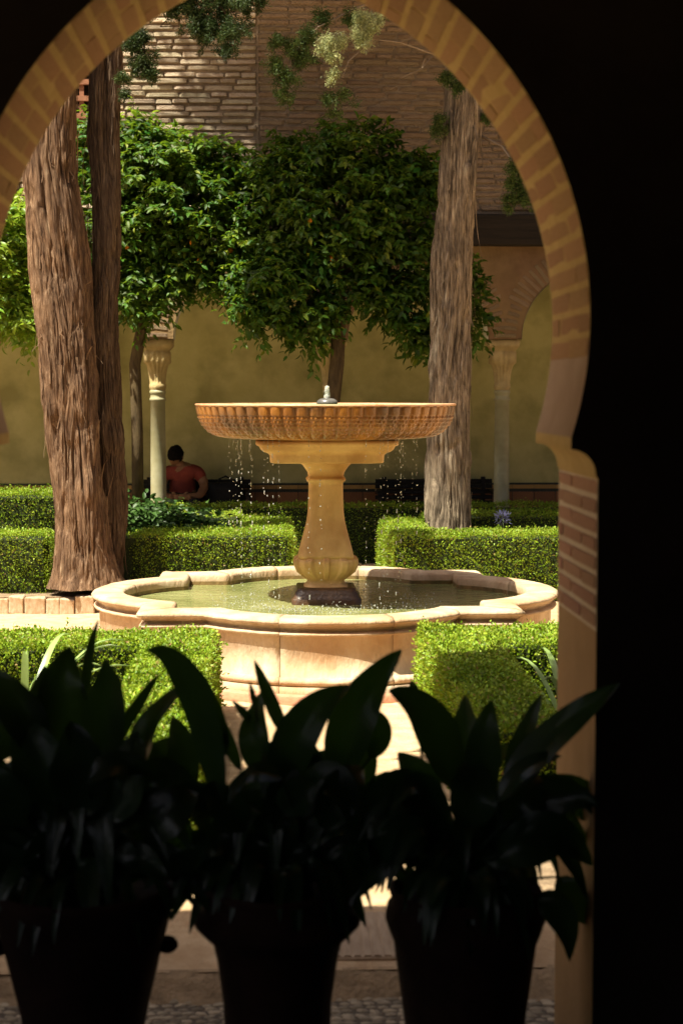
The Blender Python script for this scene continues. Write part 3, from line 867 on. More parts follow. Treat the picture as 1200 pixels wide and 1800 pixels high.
# ------------------------------------------------------------------ clipped box hedges
def hedge(name, boxes, label, dens=5200, size=(.011, .019), round_=.0, shag=.008, group='clipped box hedges'):
    """leaves over the outside of a union of boxes, round a dark twiggy core"""
    x0 = min(b[0] for b in boxes); x1 = max(b[1] for b in boxes)
    root = empty(name, ((x0+x1)/2, boxes[0][2], boxes[0][4]), label, 'hedge', group)
    P, Nn = [], []
    for bi, (ax, bx, ay, by, az, bz) in enumerate(boxes):
        faces = [((ax, bx), (ay, by), bz, 2, 1), ((ax, bx), (az, bz), ay, 1, -1), ((ax, bx), (az, bz), by, 1, 1),
                 ((ay, by), (az, bz), ax, 0, -1), ((ay, by), (az, bz), bx, 0, 1)]
        for (ra, rb, c, ax_, sg) in faces:
            ar = (ra[1]-ra[0])*(rb[1]-rb[0])
            n = int(ar*dens*(1.15 if ax_ == 2 else .95))
            aa = RNG.uniform(ra[0], ra[1], n); bb = RNG.uniform(rb[0], rb[1], n)
            p = np.zeros((n, 3)); nr = np.zeros((n, 3))
            oth = [k for k in range(3) if k != ax_]
            p[:, oth[0]] = aa; p[:, oth[1]] = bb; p[:, ax_] = c
            nr[:, ax_] = sg
            keep = np.ones(n, bool)
            for bj, (ox, px, oy, py, oz, pz) in enumerate(boxes):
                if bj == bi: continue
                ins = (p[:, 0] > ox-1e-3) & (p[:, 0] < px+1e-3) & (p[:, 1] > oy-1e-3) & (p[:, 1] < py+1e-3) & (p[:, 2] < pz-1e-3 if ax_ != 2 else p[:, 2] < pz+1e-3)
                if ax_ == 2 and bj > bi: ins &= (pz > bz + 1e-3)
                keep &= ~ins
            P.append(p[keep]); Nn.append(nr[keep])
    P = np.concatenate(P); Nn = np.concatenate(Nn)
    # uneven clipping: low bumps, plus thinner patches
    bump = (np.sin(P[:, 0]*9.1+P[:, 2]*7)*np.sin(P[:, 1]*8.3+1.3+P[:, 2]*5)+.6*np.sin(P[:, 0]*23+P[:, 1]*19+P[:, 2]*21))*.013+(np.sin(P[:, 0]*3.1+1)*np.sin(P[:, 1]*2.7+P[:, 2]*4))*.012
    P = P+Nn*(bump[:, None]+RNG.normal(0, 1, (len(P), 1))*.012-.012+np.minimum(np.abs(RNG.normal(0, 1, (len(P), 1)))**3, 8)*shag*.25)
    # rounded shoulders where the shears have gone over the edge
    din = np.full(len(P), -1.0); dz = np.full(len(P), 9.0)
    for (ax, bx, ay, by, az, bz) in boxes:
        din = np.maximum(din, np.minimum(np.minimum(P[:, 0]-ax, bx-P[:, 0]), np.minimum(P[:, 1]-ay, by-P[:, 1])))
        dz = np.minimum(dz, bz-P[:, 2])
    rs = .075
    t = np.clip(1-(din+.02)/rs, 0, 1)
    P[:, 2] -= np.where(Nn[:, 2] > .5, t**2*rs*.55, 0)
    t2 = np.clip(1-dz/rs, 0, 1)
    P -= np.where(Nn[:, 2:3] < .5, Nn*(t2**2*rs*.5)[:, None], 0)
    # soften the box corners
    if round_:
        for (ax, bx, ay, by, az, bz) in boxes[:1]:
            for (cx, sx) in ((ax, 1),):
                t = np.clip(1-(P[:, 0]-cx)/round_, 0, 1)
                P[:, 2] -= t**2*round_*.35*((P[:, 2]-az)/(bz-az))
                P[:, 1] += t**2*round_*.5*np.clip(1-(P[:, 1]-ay)/(by-ay), 0, 1)
    if len(P) > 4000:
        k = RNG.integers(0, len(P), len(P)//260)
        for q in range(5):
            P = np.concatenate([P, P[k]+Nn[k]*(.006+.008*q)+RNG.normal(0, .004, (len(k), 3))]); Nn = np.concatenate([Nn, Nn[k]])
    D = unit(Nn*.9+RNG.normal(0, .5, P.shape)+np.array([0, 0, .45]))
    up_ = (Nn[:, 2:3] > .5)
    D = np.where(up_, unit(D*np.array([1, 1, .45])), D)
    Nr = unit(RNG.normal(0, 1, P.shape)*np.where(up_, .5, .8)+Nn*np.where(up_, 1.0, .5)+np.array([-.15, -.05, .3]))
    S = RNG.uniform(size[0], size[1], len(P))
    V, F, rnd = scatter(LEAF_V, LEAF_F, P, D, Nr, S*1.3, S*.8)
    tag(obj('foliage', np_mesh('foliage', V, F, rnd), M['hedge'], root), kind='stuff')
    obj('core', boxes_mesh('core', [(a+.045, b-.045, c+.045, d-.045, e, f-.045) for (a, b, c, d, e, f) in boxes]), M['hedge_core'], root)
    return root


hedge('box_hedge', [(-3.4, -.315, 8.62, 9.18, 0, .455), (-.68, -.315, 6.3, 8.62, 0, .455)],
      'sunny clipped box hedge with an L corner before the pool, behind the left pot', 12000)
hedge('box_hedge', [(.79, 3.4, 8.55, 9.22, 0, .465), (.79, 1.15, 6.3, 8.55, 0, .465)],
      'clipped box hedge with a shaded front arm before the pool, behind the right pot', 12000)
hedge('box_hedge', [(-1.32, .155, 13.9, 14.4, 0, .585), (-.28, .155, 14.4, 15.7, 0, .585)],
      'clipped box hedge behind the pool between the twin trunk and the fountain', 7000, round_=.3)
hedge('box_hedge', [(.98, 4.6, 13.9, 14.35, 0, .572), (.98, 1.35, 14.35, 15.7, 0, .572)],
      'sunlit box hedge behind the pool at the foot of the single grey trunk', 7500)
hedge('box_hedge', [(-4.6, -1.83, 13.62, 14.1, 0, .60)],
      'box hedge behind the brick edging, left of the twin trunk', 7000)
hedge('box_hedge', [(-5.0, -1.6, 14.9, 15.5, 0, .86)],
      'tall bright box hedge in full sun left of the twin trunk, farther back', 6500, shag=.02)
hedge('box_hedge', [(-1.55, -.30, 15.25, 15.75, 0, .64)],
      'shaded box hedge in front of the seated person', 4500)
hedge('box_hedge', [(1.36, 4.8, 15.25, 15.75, 0, .64)],
      'shaded box hedge behind the single grey trunk with a blue flower before it', 4500)
hedge('box_hedge', [(-3.6, 4.8, 16.12, 16.5, 0, .665)],
      'long shaded box hedge along the foot of the arcade columns', 3800)
# raised planting soil
soil = tag(obj('planting_bed', boxes_mesh('planting_bed', [(-4.7, .10, 13.38, 15.7, -.05, .125), (1.03, 4.7, 13.95, 15.7, -.05, .13), (-3.4, -.4, 5.6, 8.4, -.05, .03), (.9, 3.4, 5.6, 8.4, -.05, .03)]), M['soil']), kind='structure')

# brick edging left of the pool
ed = empty('brick_edging', (-1.9, 13.35, 0), 'row of upright pinkish bricks edging the bed left of the pool', 'edging')
EB = []
for k in range(5):
    me = brick_mesh('edging_brick', 90+k, .05, .07); me.materials.append(M['stone']); EB.append(me)
x = -4.6
while x < -1.43:
    w = random.uniform(.11, .18)
    o = obj('brick', random.choice(EB), None, ed, (x+w/2, 13.36+random.uniform(-.012, .012), .06+random.uniform(-.012, .012)))
    o.scale = (w-.008, .11, .135); o.rotation_euler = (random.uniform(-.06, .06), random.uniform(-.03, .03), random.uniform(-.06, .06))
    x += w
ed2 = empty('brick_edging', (.6, 16.0, 0), 'low dark brick edging at the end of the path behind the fountain', 'edging')
x = .17
while x < .97:
    o = obj('brick', random.choice(EB), None, ed2, (x+.06, 16.0, .05)); o.scale = (.125, .1, .13); x += .135


# ------------------------------------------------------------------ cypress trees
def trunk_mesh(name, path, nphi=150, nz=420, amp=.035, seed=0, twist=.4, flare=0.0):
    """path [(x,y,z,r)] ; stringy furrowed bark as real relief"""
    path = np.array(path, dtype=float)
    s = np.concatenate([[0], np.cumsum(np.linalg.norm(np.diff(path[:, :3], axis=0), axis=1))]); s /= s[-1]
    t = np.linspace(0, 1, nz)
    C = np.stack([np.interp(t, s, path[:, k]) for k in range(4)], 1)
    for k in range(4):
        ker = np.ones(31)/31
        pad = np.concatenate([np.full(15, C[0, k]), C[:, k], np.full(15, C[-1, k])])
        C[:, k] = np.convolve(pad, ker, 'valid')
    ph = np.arange(nphi)/nphi
    U, T = np.meshgrid(ph, t)
    Uw = U+twist*T*.25+.03*np.sin(T*23+seed)
    L = np.linalg.norm(path[-1, :3]-path[0, :3])
    n1 = vnoise(Uw, T, 7, int(L*1.1)+2, seed+1)-.5
    n2 = vnoise(Uw, T, 19, int(L*1.6)+2, seed+2)
    n3 = vnoise(Uw, T, 47, int(L*3)+2, seed+3)
    n4 = vnoise(Uw, T, 75, int(L*10)+2, seed+4)
    n5 = vnoise(Uw, T, 12, int(L*5)+2, seed+5)
    n6 = vnoise(Uw+.01*np.sin(T*90+U*20), T, 120, int(L*6)+2, seed+6)
    msk = np.clip(n5*2-.4, .25, 1.2)
    n7 = vnoise(Uw*1.0+.37, T, 9, int(L*2.2)+2, seed+7)
    n8 = vnoise(Uw+.008*np.sin(T*140+U*31), T, 140, int(L*4)+2, seed+8)
    crack = np.exp(-((n2-.5)/.065)**2)*1.05*msk+np.exp(-((n3-.5)/.09)**2)*.6+np.exp(-((n8-.5)/.12)**2)*.26
    d = n1*1.7+.35-crack+(n2-.5)*.5+(n4-.5)*.35+(np.abs(n6-.5)*2-.5)*.28*msk-np.clip(n5-.72, 0, 1)*3.6+np.clip(n7-.72, 0, 1)*5.0
    rr = C[:, 3:4]*(1+.25*n1)+amp*d
    if flare:
        rr = rr+flare*np.exp(-T*L/.30)*(.3+1.5*vnoise(U, T, 7, 3, seed+9)**1.5)
    V = np.stack([C[:, 0:1]+rr*np.cos(2*np.pi*U), C[:, 1:2]+rr*np.sin(2*np.pi*U), np.repeat(C[:, 2:3], nphi, 1)], -1)
    i, j = np.meshgrid(np.arange(nz-1), np.arange(nphi), indexing='ij')
    a = i*nphi+j; b = i*nphi+(j+1) % nphi
    return np_mesh(name, V.reshape(-1, 3), np.stack([a, b, b+nphi, a+nphi], -1).reshape(-1, 4), smooth=True), C


def strips_mesh(C, n, seed, zmax):
    """loose strips of bark peeling off the trunk"""
    r = np.random.default_rng(seed)
    V, F = [], []
    for k in range(n):
        ii = r.integers(10, int(len(C)*zmax)); c = C[ii]
        a = r.uniform(math.pi*.95, math.pi*2.05)
        ln = r.uniform(.10, .55); w = r.uniform(.004, .017); pk = r.uniform(.01, .075)*(r.random() < .4)
        base = len(V); m = 6
        up = r.random() < .5
        for q in range(m):
            f = q/(m-1)
            lift = .004+.02*f*f+pk*f**2.5
            rad = c[3]*1.0+lift+.004
            z = c[2]+(ln*f if up else -ln*f)
            aa = a+.25*f*r.uniform(-.3, .6)
            ww = w*(1-.75*f)
            ca, sa = math.cos(aa), math.sin(aa)
            V += [(c[0]+rad*ca-ww*sa, c[1]+rad*sa+ww*ca, z), (c[0]+rad*ca+ww*sa, c[1]+rad*sa-ww*ca, z)]
        for q in range(m-1): F.append((base+2*q, base+2*q+1, base+2*q+3, base+2*q+2))
    return np_mesh('bark_strips', V, np.array(F))


def px(p, y, d):                                             # a point d metres into the court
    return np.array([(p-482)/2950*d, d, CAM_Z-(y-690)/2950*d])


def sprays(clumps, per=420, ln=(.012, .03)):
    """feathery cypress foliage: clumps (centre, radii) of small overlapping scale-leaf tips"""
    Vs, Fs, Rs = [], [], []; off = 0
    for (c, rad, dens) in clumps:
        nb = max(4, int(16*dens))
        for b in range(nb):
            d0 = unit(RNG.normal(0, 1, 3)*np.array([1, 1, .8])+np.array([0, 0, -.35]))
            st = c+RNG.normal(0, .35, 3)*rad
            L = float(np.mean(rad))*RNG.uniform(.5, 1.1)
            m = int(per/16*RNG.uniform(.7, 1.3))
            f = RNG.uniform(0, 1, m)
            P = st+d0*L*f[:, None]+np.array([0, 0, -1])*(f[:, None]**2)*L*.4+RNG.normal(0, 1, (m, 3))*.028*(1-f[:, None]*.6)
            D = unit(d0+RNG.normal(0, .7, (m, 3)))
            V, F, rn = scatter(BLADE_V, BLADE_F, P, D, RNG.normal(0, 1, (m, 3)), RNG.uniform(ln[0], ln[1], m), RNG.uniform(.003, .006, m))
            Vs.append(V); Fs.append(F+off); Rs.append(rn); off += len(V)
    return np_mesh('spray', np.concatenate(Vs), np.concatenate(Fs), np.concatenate(Rs))


def crown_mesh(axis, radius_f, z0, z1, n, ls=(.10, .2)):
    """upper crown out of the picture: leafy tufts round the stem"""
    z = z0+(z1-z0)*RNG.random(n)**.9
    a = RNG.uniform(0, 2*np.pi, n)
    rad = np.array([radius_f(q) for q in z])*np.sqrt(RNG.uniform(.12, 1, n))*(1+.25*np.sin(a*3+z*2.3))
    P = np.stack([axis[0]+rad*np.cos(a), axis[1]+rad*np.sin(a), z], 1)
    D = unit(np.stack([np.cos(a), np.sin(a), np.full(n, -.2)], 1)+RNG.normal(0, .6, (n, 3)))
    return scatter(LEAF_V, LEAF_F, P, D, RNG.normal(0, 1, (n, 3)), RNG.uniform(ls[0], ls[1], n), RNG.uniform(ls[0]*.5, ls[1]*.5, n))


# --- tree with twin trunks
dA = 13.6
A = [px(148, 1048, dA), px(150, 950, dA), px(134, 800, dA), px(123, 600, dA), px(111, 400, dA), px(98, 250, dA), px(97, 100, dA), px(96, -200, dA+.1), px(180, -700, dA+.5), np.array([-.2, 14.7, 11.5])]
rA = [.235, .222, .222, .215, .22, .225, .19, .15, .11, .05]
dB = 13.85
B = [px(186, 1030, dB), px(194, 900, dB), px(192, 700, dB), px(191, 500, dB), px(190, 300, dB), px(193, 100, dB), px(196, -200, dB), px(200, -520, dB)]
rB = [.15, .125, .112, .112, .115, .112, .10, .07]
tree = empty('cypress_tree', (float(A[0][0]), dA, .1), 'old cypress with twin reddish shaggy trunks left of the fountain', 'tree', 'cypress trees')
me, CA = trunk_mesh('trunk', [(*p, r) for p, r in zip(A, rA)], 360, 560, .030, 1, .45, .085)
tA = obj('trunk', me, M['bark_red'], tree)
obj('bark_strips', strips_mesh(CA, 170, 3, .5), M['bark_red'], tA)['kind'] = 'stuff'
me, CB = trunk_mesh('trunk', [(*p, r) for p, r in zip(B, rB)], 300, 420, .020, 21, .3)
tB = obj('trunk', me, M['bark_dark'], tree)
obj('bark_strips', strips_mesh(CB, 35, 4, .62), M['bark_dark'], tB)['kind'] = 'stuff'
Vc, Fc, Rc = crown_mesh((-.12, 14.75), lambda z: 2.15*min(1, .6+(z-7.8)/1.6, (12.8-z)/1.6)+.05, 7.8, 12.8, 38000)
V2, F2, R2 = crown_mesh((.0, 13.5), lambda z: 1.15*min(1, .6+(z-8)/1.2, (10.8-z)/1.0)+.05, 8, 10.8, 2200)  # extra lobe added to shade the ground before the right arcade
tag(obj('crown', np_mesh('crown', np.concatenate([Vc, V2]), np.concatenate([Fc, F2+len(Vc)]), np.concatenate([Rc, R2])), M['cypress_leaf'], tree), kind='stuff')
cl = []
for (p, y, d, r, w) in [(240, 95, 13.0, .07, .8), (252, 75, 13.0, .08, .9), (262, 115, 13.0, .07, .9), (270, 140, 13.0, .05, .6), (248, 130, 13.0, .05, .5),
                        (290, 25, 12.9, .11, 1.2), (325, 15, 12.9, .12, 1.3), (350, 45, 12.9, .12, 1.3), (385, 25, 12.9, .15, 1.7), (372, 70, 12.9, .10, 1.1), (410, 60, 12.8, .12, 1.4),
                        (400, 95, 12.8, .09, .8), (430, 20, 12.8, .10, 1.0), (455, 12, 12.8, .06, .6), (395, -10, 12.8, .16, 1.5), (340, -20, 12.9, .14, 1.4), (300, -15, 12.9, .14, 1.3), (225, 60, 13.2, .06, .5), (225, 150, 13.3, .04, .4), (228, 175, 13.3, .03, .3)]:
    cl.append((px(p, y, d), np.array([r, r, r*.9]), w))
sp = obj('spray', sprays(cl, 2300), M['cypress_leaf'], tree)['kind'] = 'stuff'
bm = bmesh.new()
tube_bm(bm, [px(196, -60, 13.85), px(260, -40, 13.3), px(330, -5, 12.95), px(395, 30, 12.85), px(420, 70, 12.8)], [.03, .022, .014, .008, .004], 6)
tube_bm(bm, [px(260, -40, 13.3), px(255, 40, 13.05), px(262, 110, 13.0), px(272, 150, 13.0)], [.012, .009, .006, .003], 5)
tube_bm(bm, [px(300, 50, 12.95), px(288, 62, 12.95), px(335, 60, 12.9)], [.004, .004, .003], 5)
tube_bm(bm, [px(192, -120, 13.85), px(120, -150, 13.5), px(60, -220, 13.2)], [.04, .03, .015], 6)
obj('branch', bm, M['bark_dark'], tree)

# --- tree with one grey trunk
dC = 14.9
Cc = [px(786, 1060, dC), px(788, 940, dC), px(791, 700, dC), px(797, 450, dC), px(810, 250, dC), px(815, 150, dC), px(822, -200, dC), px(824, -600, dC)]
rC = [.21, .182, .176, .174, .165, .155, .13, .08]
tree2 = empty('cypress_tree', (float(Cc[0][0]), dC, .1), 'straight cypress with a single pale grey trunk right of the fountain', 'tree', 'cypress trees')
me, CC = trunk_mesh('trunk', [(*p, r) for p, r in zip(Cc, rC)], 320, 440, .021, 41, .2)
tC = obj('trunk', me, M['bark_grey'], tree2)
obj('bark_strips', strips_mesh(CC, 90, 6, .62), M['bark_grey'], tC)['kind'] = 'stuff'
Vc, Fc, Rc = crown_mesh((2.3, 14.7), lambda z: 2.4*min(1, .5+(z-5.9)/1.4, (10.6-z)/1.6)+.05, 5.9, 10.6, 18000)  # unseen crown enlarged and moved right to block skylight on the arcade
tag(obj('crown', np_mesh('crown', Vc, Fc, Rc), M['cypress_leaf'], tree2), kind='stuff')
cl = []
for (p, y, d, r, w) in [(490, 85, 14.0, .07, .7), (485, 120, 14.0, .09, 1.1), (505, 140, 14.0, .10, 1.3), (530, 110, 14.0, .10, 1.2), (500, 175, 14.0, .06, .6), (545, 75, 14.0, .09, 1.0), (568, 45, 14.1, .08, .9), (515, 95, 14.0, .07, .8),
                        (575, 180, 14.0, .06, .5), (600, 175, 14.0, .07, .6), (590, 205, 14.0, .05, .35), (620, 40, 14.2, .10, .9), (690, 20, 14.4, .10, .9),
                        (785, 145, 14.5, .06, .8), (800, 160, 14.5, .05, .6), (768, 235, 14.75, .06, .8), (772, 215, 14.75, .05, .5), (855, 210, 14.8, .04, .5),
                        (905, 285, 14.6, .08, 1.0), (900, 320, 14.6, .09, 1.3), (915, 345, 14.6, .08, 1.1), (895, 350, 14.6, .05, .6), (890, 370, 14.6, .03, .3), (918, 300, 14.6, .09, 1.0)]:
    cl.append((px(p, y, d), np.array([r, r, r*.9]), w))
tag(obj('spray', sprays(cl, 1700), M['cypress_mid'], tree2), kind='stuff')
cl = []
for (p, y, d, r, w) in [(570, 95, 13.7, .05, .8), (585, 85, 13.7, .06, 1.0), (600, 80, 13.7, .05, .7), (583, 112, 13.7, .05, .8), (588, 135, 13.7, .03, .4), (582, 150, 13.7, .02, .25),
                        (640, 40, 13.7, .06, 1.2), (650, 55, 13.7, .06, 1.2), (632, 68, 13.7, .06, 1.1), (640, 82, 13.7, .05, .8), (662, 45, 13.7, .04, .6)]:
    cl.append((px(p, y, d), np.array([r, r, r]), w))
obj('spray', sprays(cl, 1300, (.010, .024)), M['cypress_sunlit'], tree2)['kind'] = 'stuff'
bm = bmesh.new()
tube_bm(bm, [px(815, 110, 14.9), px(760, 105, 14.4), px(700, 85, 13.95), px(655, 80, 13.75), px(612, 118, 13.7), px(600, 150, 13.7)], [.014, .008, .005, .0035, .003, .002], 6)
tube_bm(bm, [px(820, -20, 14.9), px(720, -10, 14.5), px(620, 30, 14.2), px(560, 60, 14.05), px(505, 120, 14.0)], [.018, .012, .008, .006, .003], 6)
tube_bm(bm, [px(760, 105, 14.4), px(738, 130, 14.1), px(702, 146, 13.9), px(690, 145, 13.85), px(684, 138, 13.85)], [.004, .0035, .003, .0025, .002], 5)
tube_bm(bm, [px(702, 146, 13.9), px(696, 160, 13.9), px(684, 165, 13.9)], [.003, .003, .002], 5)
tube_bm(bm, [px(738, 130, 14.1), px(744, 114, 14.1), px(748, 112, 14.1)], [.003, .003, .002], 5)
tube_bm(bm, [px(700, 85, 13.95), px(735, 72, 14.0), px(775, 98, 14.1)], [.003, .0025, .002], 5)
tube_bm(bm, [px(820, 160, 14.9), px(832, 185, 14.7), px(834, 203, 14.65)], [.012, .008, .004], 5)
tube_bm(bm, [px(835, 240, 14.9), px(880, 262, 14.7), px(906, 300, 14.6), px(905, 350, 14.6)], [.016, .010, .007, .003], 5)
obj('branch', bm, M['twig'], tree2)


# ------------------------------------------------------------------ orange trees
def orange_tree(trunk, tr, blobs, label, mat_=None, dens=1.0, shoots=(), fruits=(), pale=.0, limbs=()):
    root = empty('orange_tree', tuple(trunk[0]), label, 'tree', 'orange trees along the arcade')
    bm = bmesh.new(); tube_bm(bm, trunk, tr, 10)
    top = trunk[-1]
    for b in blobs:
        mid = (np.array(top)+b[0])/2+np.array([0, 0, .08])
        tube_bm(bm, [top, mid, b[0]], [tr[-1]*.7, tr[-1]*.45, .008], 6)
    obj('trunk', bm, M['bark_orange'], root)
    P, D, N_ = [], [], []
    blobs = list(blobs)
    if len(blobs) > 4:
        for q in range(9):
            c0, r0, w0 = blobs[RNG.integers(0, len(blobs))]
            dq = unit(RNG.normal(0, 1, 3)*np.array([1, .6, .9]))
            rq = RNG.uniform(.09, .17)
            blobs.append((c0+dq*r0*1.05, np.array([rq, rq, rq*.8]), .16))
    for (c, rad, w) in blobs:
        c = c+np.array([0, 0, .09])
        nt = int(185*w*dens)                                # drooping sprays
        d = unit(RNG.normal(0, 1, (nt*2, 3)))
        d = d[(np.sin(d[:, 0]*6+c[0]*5)*np.sin(d[:, 2]*7+c[2]*4)+.5*np.sin(d[:, 1]*9+c[0]) > -.33)][:nt]
        nt = len(d)
        rr = RNG.uniform(.25, 1.0, nt)**.5*np.where(RNG.random(nt) < .15, 1.22, 1.0)
        tp = c+d*rad*rr[:, None]
        m = 12
        out = unit(d*np.array([1, 1, .5])+np.array([0, 0, .1])+RNG.normal(0, .3, (nt, 3)))
        L_ = RNG.uniform(.09, .22, nt)
        f = np.repeat(np.linspace(-.25, 1, m)[None], nt, 0)+RNG.normal(0, .05, (nt, m))
        lp = tp[:, None]+out[:, None]*(f*L_[:, None])[..., None]+np.array([0, 0, -.35])*((np.clip(f, 0, 2)**2)*L_[:, None])[..., None]
        sd = unit(np.cross(out, np.array([0, 0, 1.0])))
        sg = np.where(np.arange(m) % 2 == 0, 1, -1)[None, :, None]
        ld = unit(out[:, None]*.55+sd[:, None]*sg*.75+RNG.normal(0, .42, (nt, m, 3))+np.array([0, 0, -.22])*(1+f[..., None]*.8))
        ln_ = unit(d[:, None]*.35+np.array([-.1, -.15, .9])+RNG.normal(0, .42, (nt, m, 3)))
        P.append(lp.reshape(-1, 3)); D.append(ld.reshape(-1, 3)); N_.append(ln_.reshape(-1, 3))
    P = np.concatenate(P); D = np.concatenate(D); N_ = np.concatenate(N_)
    S = RNG.uniform(.045, .10, len(P))
    V, F, rn = scatter(LEAF6_V, LEAF6_F, P, D, N_, S, S*.46)
    tag(obj('crown', np_mesh('crown', V, F, rn), mat_ or M['orange_leaf'], root), kind='stuff')
    # young shoots standing out of the top
    for (p, h, lean) in shoots:
        p = np.array(p); tip = p+np.array([lean, 0, h])
        bm = bmesh.new(); tube_bm(bm, [p, (p+tip)/2, tip], [.006, .005, .003], 5)
        P, D, N_ = [], [], []
        for k in range(int(h/.018)):
            q = p+(tip-p)*RNG.uniform(.05, 1); a = RNG.uniform(0, 6.28)
            P.append(q); D.append((math.cos(a), math.sin(a)*.7, RNG.uniform(-.3, .7))); N_.append((RNG.normal(0, .3), RNG.normal(0, .3), 1))
        P, D, N_ = np.array(P), np.array(D), np.array(N_)
        S = RNG.uniform(.06, .10, len(P))
        V, F, rn = scatter(LEAF6_V, LEAF6_F, P, D, N_, S, S*.5)
        sh = obj('shoot', bm, M['bark_orange'], root)
        tag(obj('leaves', np_mesh('leaves', V, F, rn), M['orange_leaf_young_sunlit'], sh), kind='stuff')
    for p in fruits:
        bm = bmesh.new(); bmesh.ops.create_icosphere(bm, subdivisions=2, radius=.027)
        for f in bm.faces: f.smooth = True
        obj('orange', bm, M['orange_fruit'], root, tuple(p))
    return root


def blob(p, y, d, rx, rz, w, ry=None):
    return (px(p, y, d), np.array([rx, ry or rx*.8, rz]), w)


d1 = 15.55
orange_tree([px(588, 1010, d1), px(583, 720, d1), px(592, 640, d1), px(596, 560, d1), px(594, 470, d1)], [.075, .07, .07, .065, .05],
            [blob(600, 370, d1, .62, .52, 2.6), blob(500, 420, d1, .42, .42, 1.5), blob(700, 400, d1, .40, .46, 1.5), blob(620, 300, d1, .45, .30, 1.3), blob(500, 330, d1, .32, .28, .8),
             blob(470, 520, d1-.1, .30, .27, .9), blob(530, 545, d1-.1, .28, .30, .9), blob(455, 570, d1-.15, .17, .16, .35), blob(540, 590, d1-.1, .18, .2, .4), blob(690, 500, d1, .34, .34, 1.1), blob(735, 560, d1, .24, .30, .7), blob(745, 610, d1, .1, .14, .2),
             blob(820, 545, d1, .12, .34, .45), blob(600, 480, d1, .4, .3, 1.2), blob(720, 330, d1, .25, .2, .5), blob(668, 540, d1, .14, .16, .3)],
            'dark leafy orange tree directly behind the fountain bowl',
            shoots=[(px(640, 240, d1), .12, .03), (px(670, 235, d1), .1, .05), (px(500, 280, d1), .16, -.02)], fruits=[px(545, 390, d1-.37), px(582, 456, d1-.28)])
d2 = 15.8
orange_tree([px(243, 960, d2), px(243, 760, d2), px(240, 640, d2), px(248, 600, d2), px(256, 560, d2), px(268, 470, d2)], [.06, .055, .055, .056, .05, .04],
            [blob(300, 380, d2, .55, .50, 2.2), blob(370, 420, d2, .42, .48, 1.6), blob(250, 420, d2, .35, .45, 1.3), blob(300, 300, d2, .42, .26, 1.1), blob(390, 320, d2, .22, .2, .5), blob(240, 520, d2-.1, .22, .25, .7), blob(310, 490, d2, .3, .26, .8), blob(400, 490, d2, .2, .24, .5), blob(245, 270, d2, .2, .16, .4), blob(275, 545, d2-.1, .13, .12, .2), blob(180, 420, d2+.2, .3, .5, .8), blob(165, 300, d2+.2, .14, .4, .5)],
            'orange tree with a few fruits and sunny top shoots beside the seated person',
            shoots=[(px(243, 270, d2), .48, -.01), (px(262, 250, d2), .22, .05), (px(350, 280, d2), .28, .02), (px(335, 270, d2), .15, -.06), (px(225, 250, d2), .2, -.05), (px(385, 300, d2), .18, .05), (px(300, 260, d2), .16, .03)],
            fruits=[px(227, 437, d2-.24), px(341, 430, d2-.27), px(353, 462, d2-.3), px(407, 443, d2-.22)])
d3 = 15.3
orange_tree([px(-20, 960, d3), px(-25, 760, d3), px(-18, 620, d3), px(-15, 500, d3)], [.06, .055, .05, .045],
            [blob(-10, 470, d3, .48, .5, 1.6), blob(20, 420, d3, .28, .3, .7), blob(45, 520, d3, .2, .3, .6), blob(10, 560, d3, .25, .2, .5), blob(70, 590, d3-.1, .08, .14, .2), blob(-60, 400, d3, .4, .35, .9)],
            'orange tree with sunlight painted into its pale green leaves at the far left behind the twin trunk', mat_=M['orange_leaf_young_sunlit'],
            shoots=[(px(10, 380, d3), .2, .02), (px(35, 390, d3), .16, .06)])
orange_tree([px(1190, 960, d1), px(1190, 760, d1), px(1185, 600, d1), px(1180, 500, d1)], [.06, .055, .05, .045],
            [blob(1180, 420, d1, .6, .55, 2.0), blob(1240, 480, d1, .4, .4, 1.0)],
            'orange tree hidden behind the right jamb of the arch', dens=.6)


# unseen tree added to shade the arm of the front right hedge
orange_tree([(-1.7, 6.1, .0), (-1.68, 6.1, 1.5), (-1.5, 6.05, 2.9), (-1.1, 6.0, 3.6)], [.07, .06, .055, .05],
            [(np.array([x, y, z]), np.array([.27, .27, .25]), .9) for (x, y, z) in ((-.36, 5.2, 4.2), (-.36, 5.5, 4.2), (-.36, 5.85, 4.25), (-.36, 6.2, 4.2), (-.36, 6.5, 4.2), (-.16, 6.55, 4.2), (-.16, 5.4, 4.2), (-.16, 6.0, 4.2), (-.40, 6.62, 4.2), (.02, 6.6, 4.2), (.04, 6.25, 4.2), (.02, 5.8, 4.2), (-.2, 5.0, 4.2), (-.45, 6.0, 4.2), (-.47, 6.55, 4.2), (-.3, 6.62, 4.2), (.12, 6.62, 4.2), (.25, 6.5, 4.2), (.25, 6.1, 4.2), (.22, 5.7, 4.2))],
            'unseen orange tree added in the near left bed to shade the right hedge', dens=1.0)


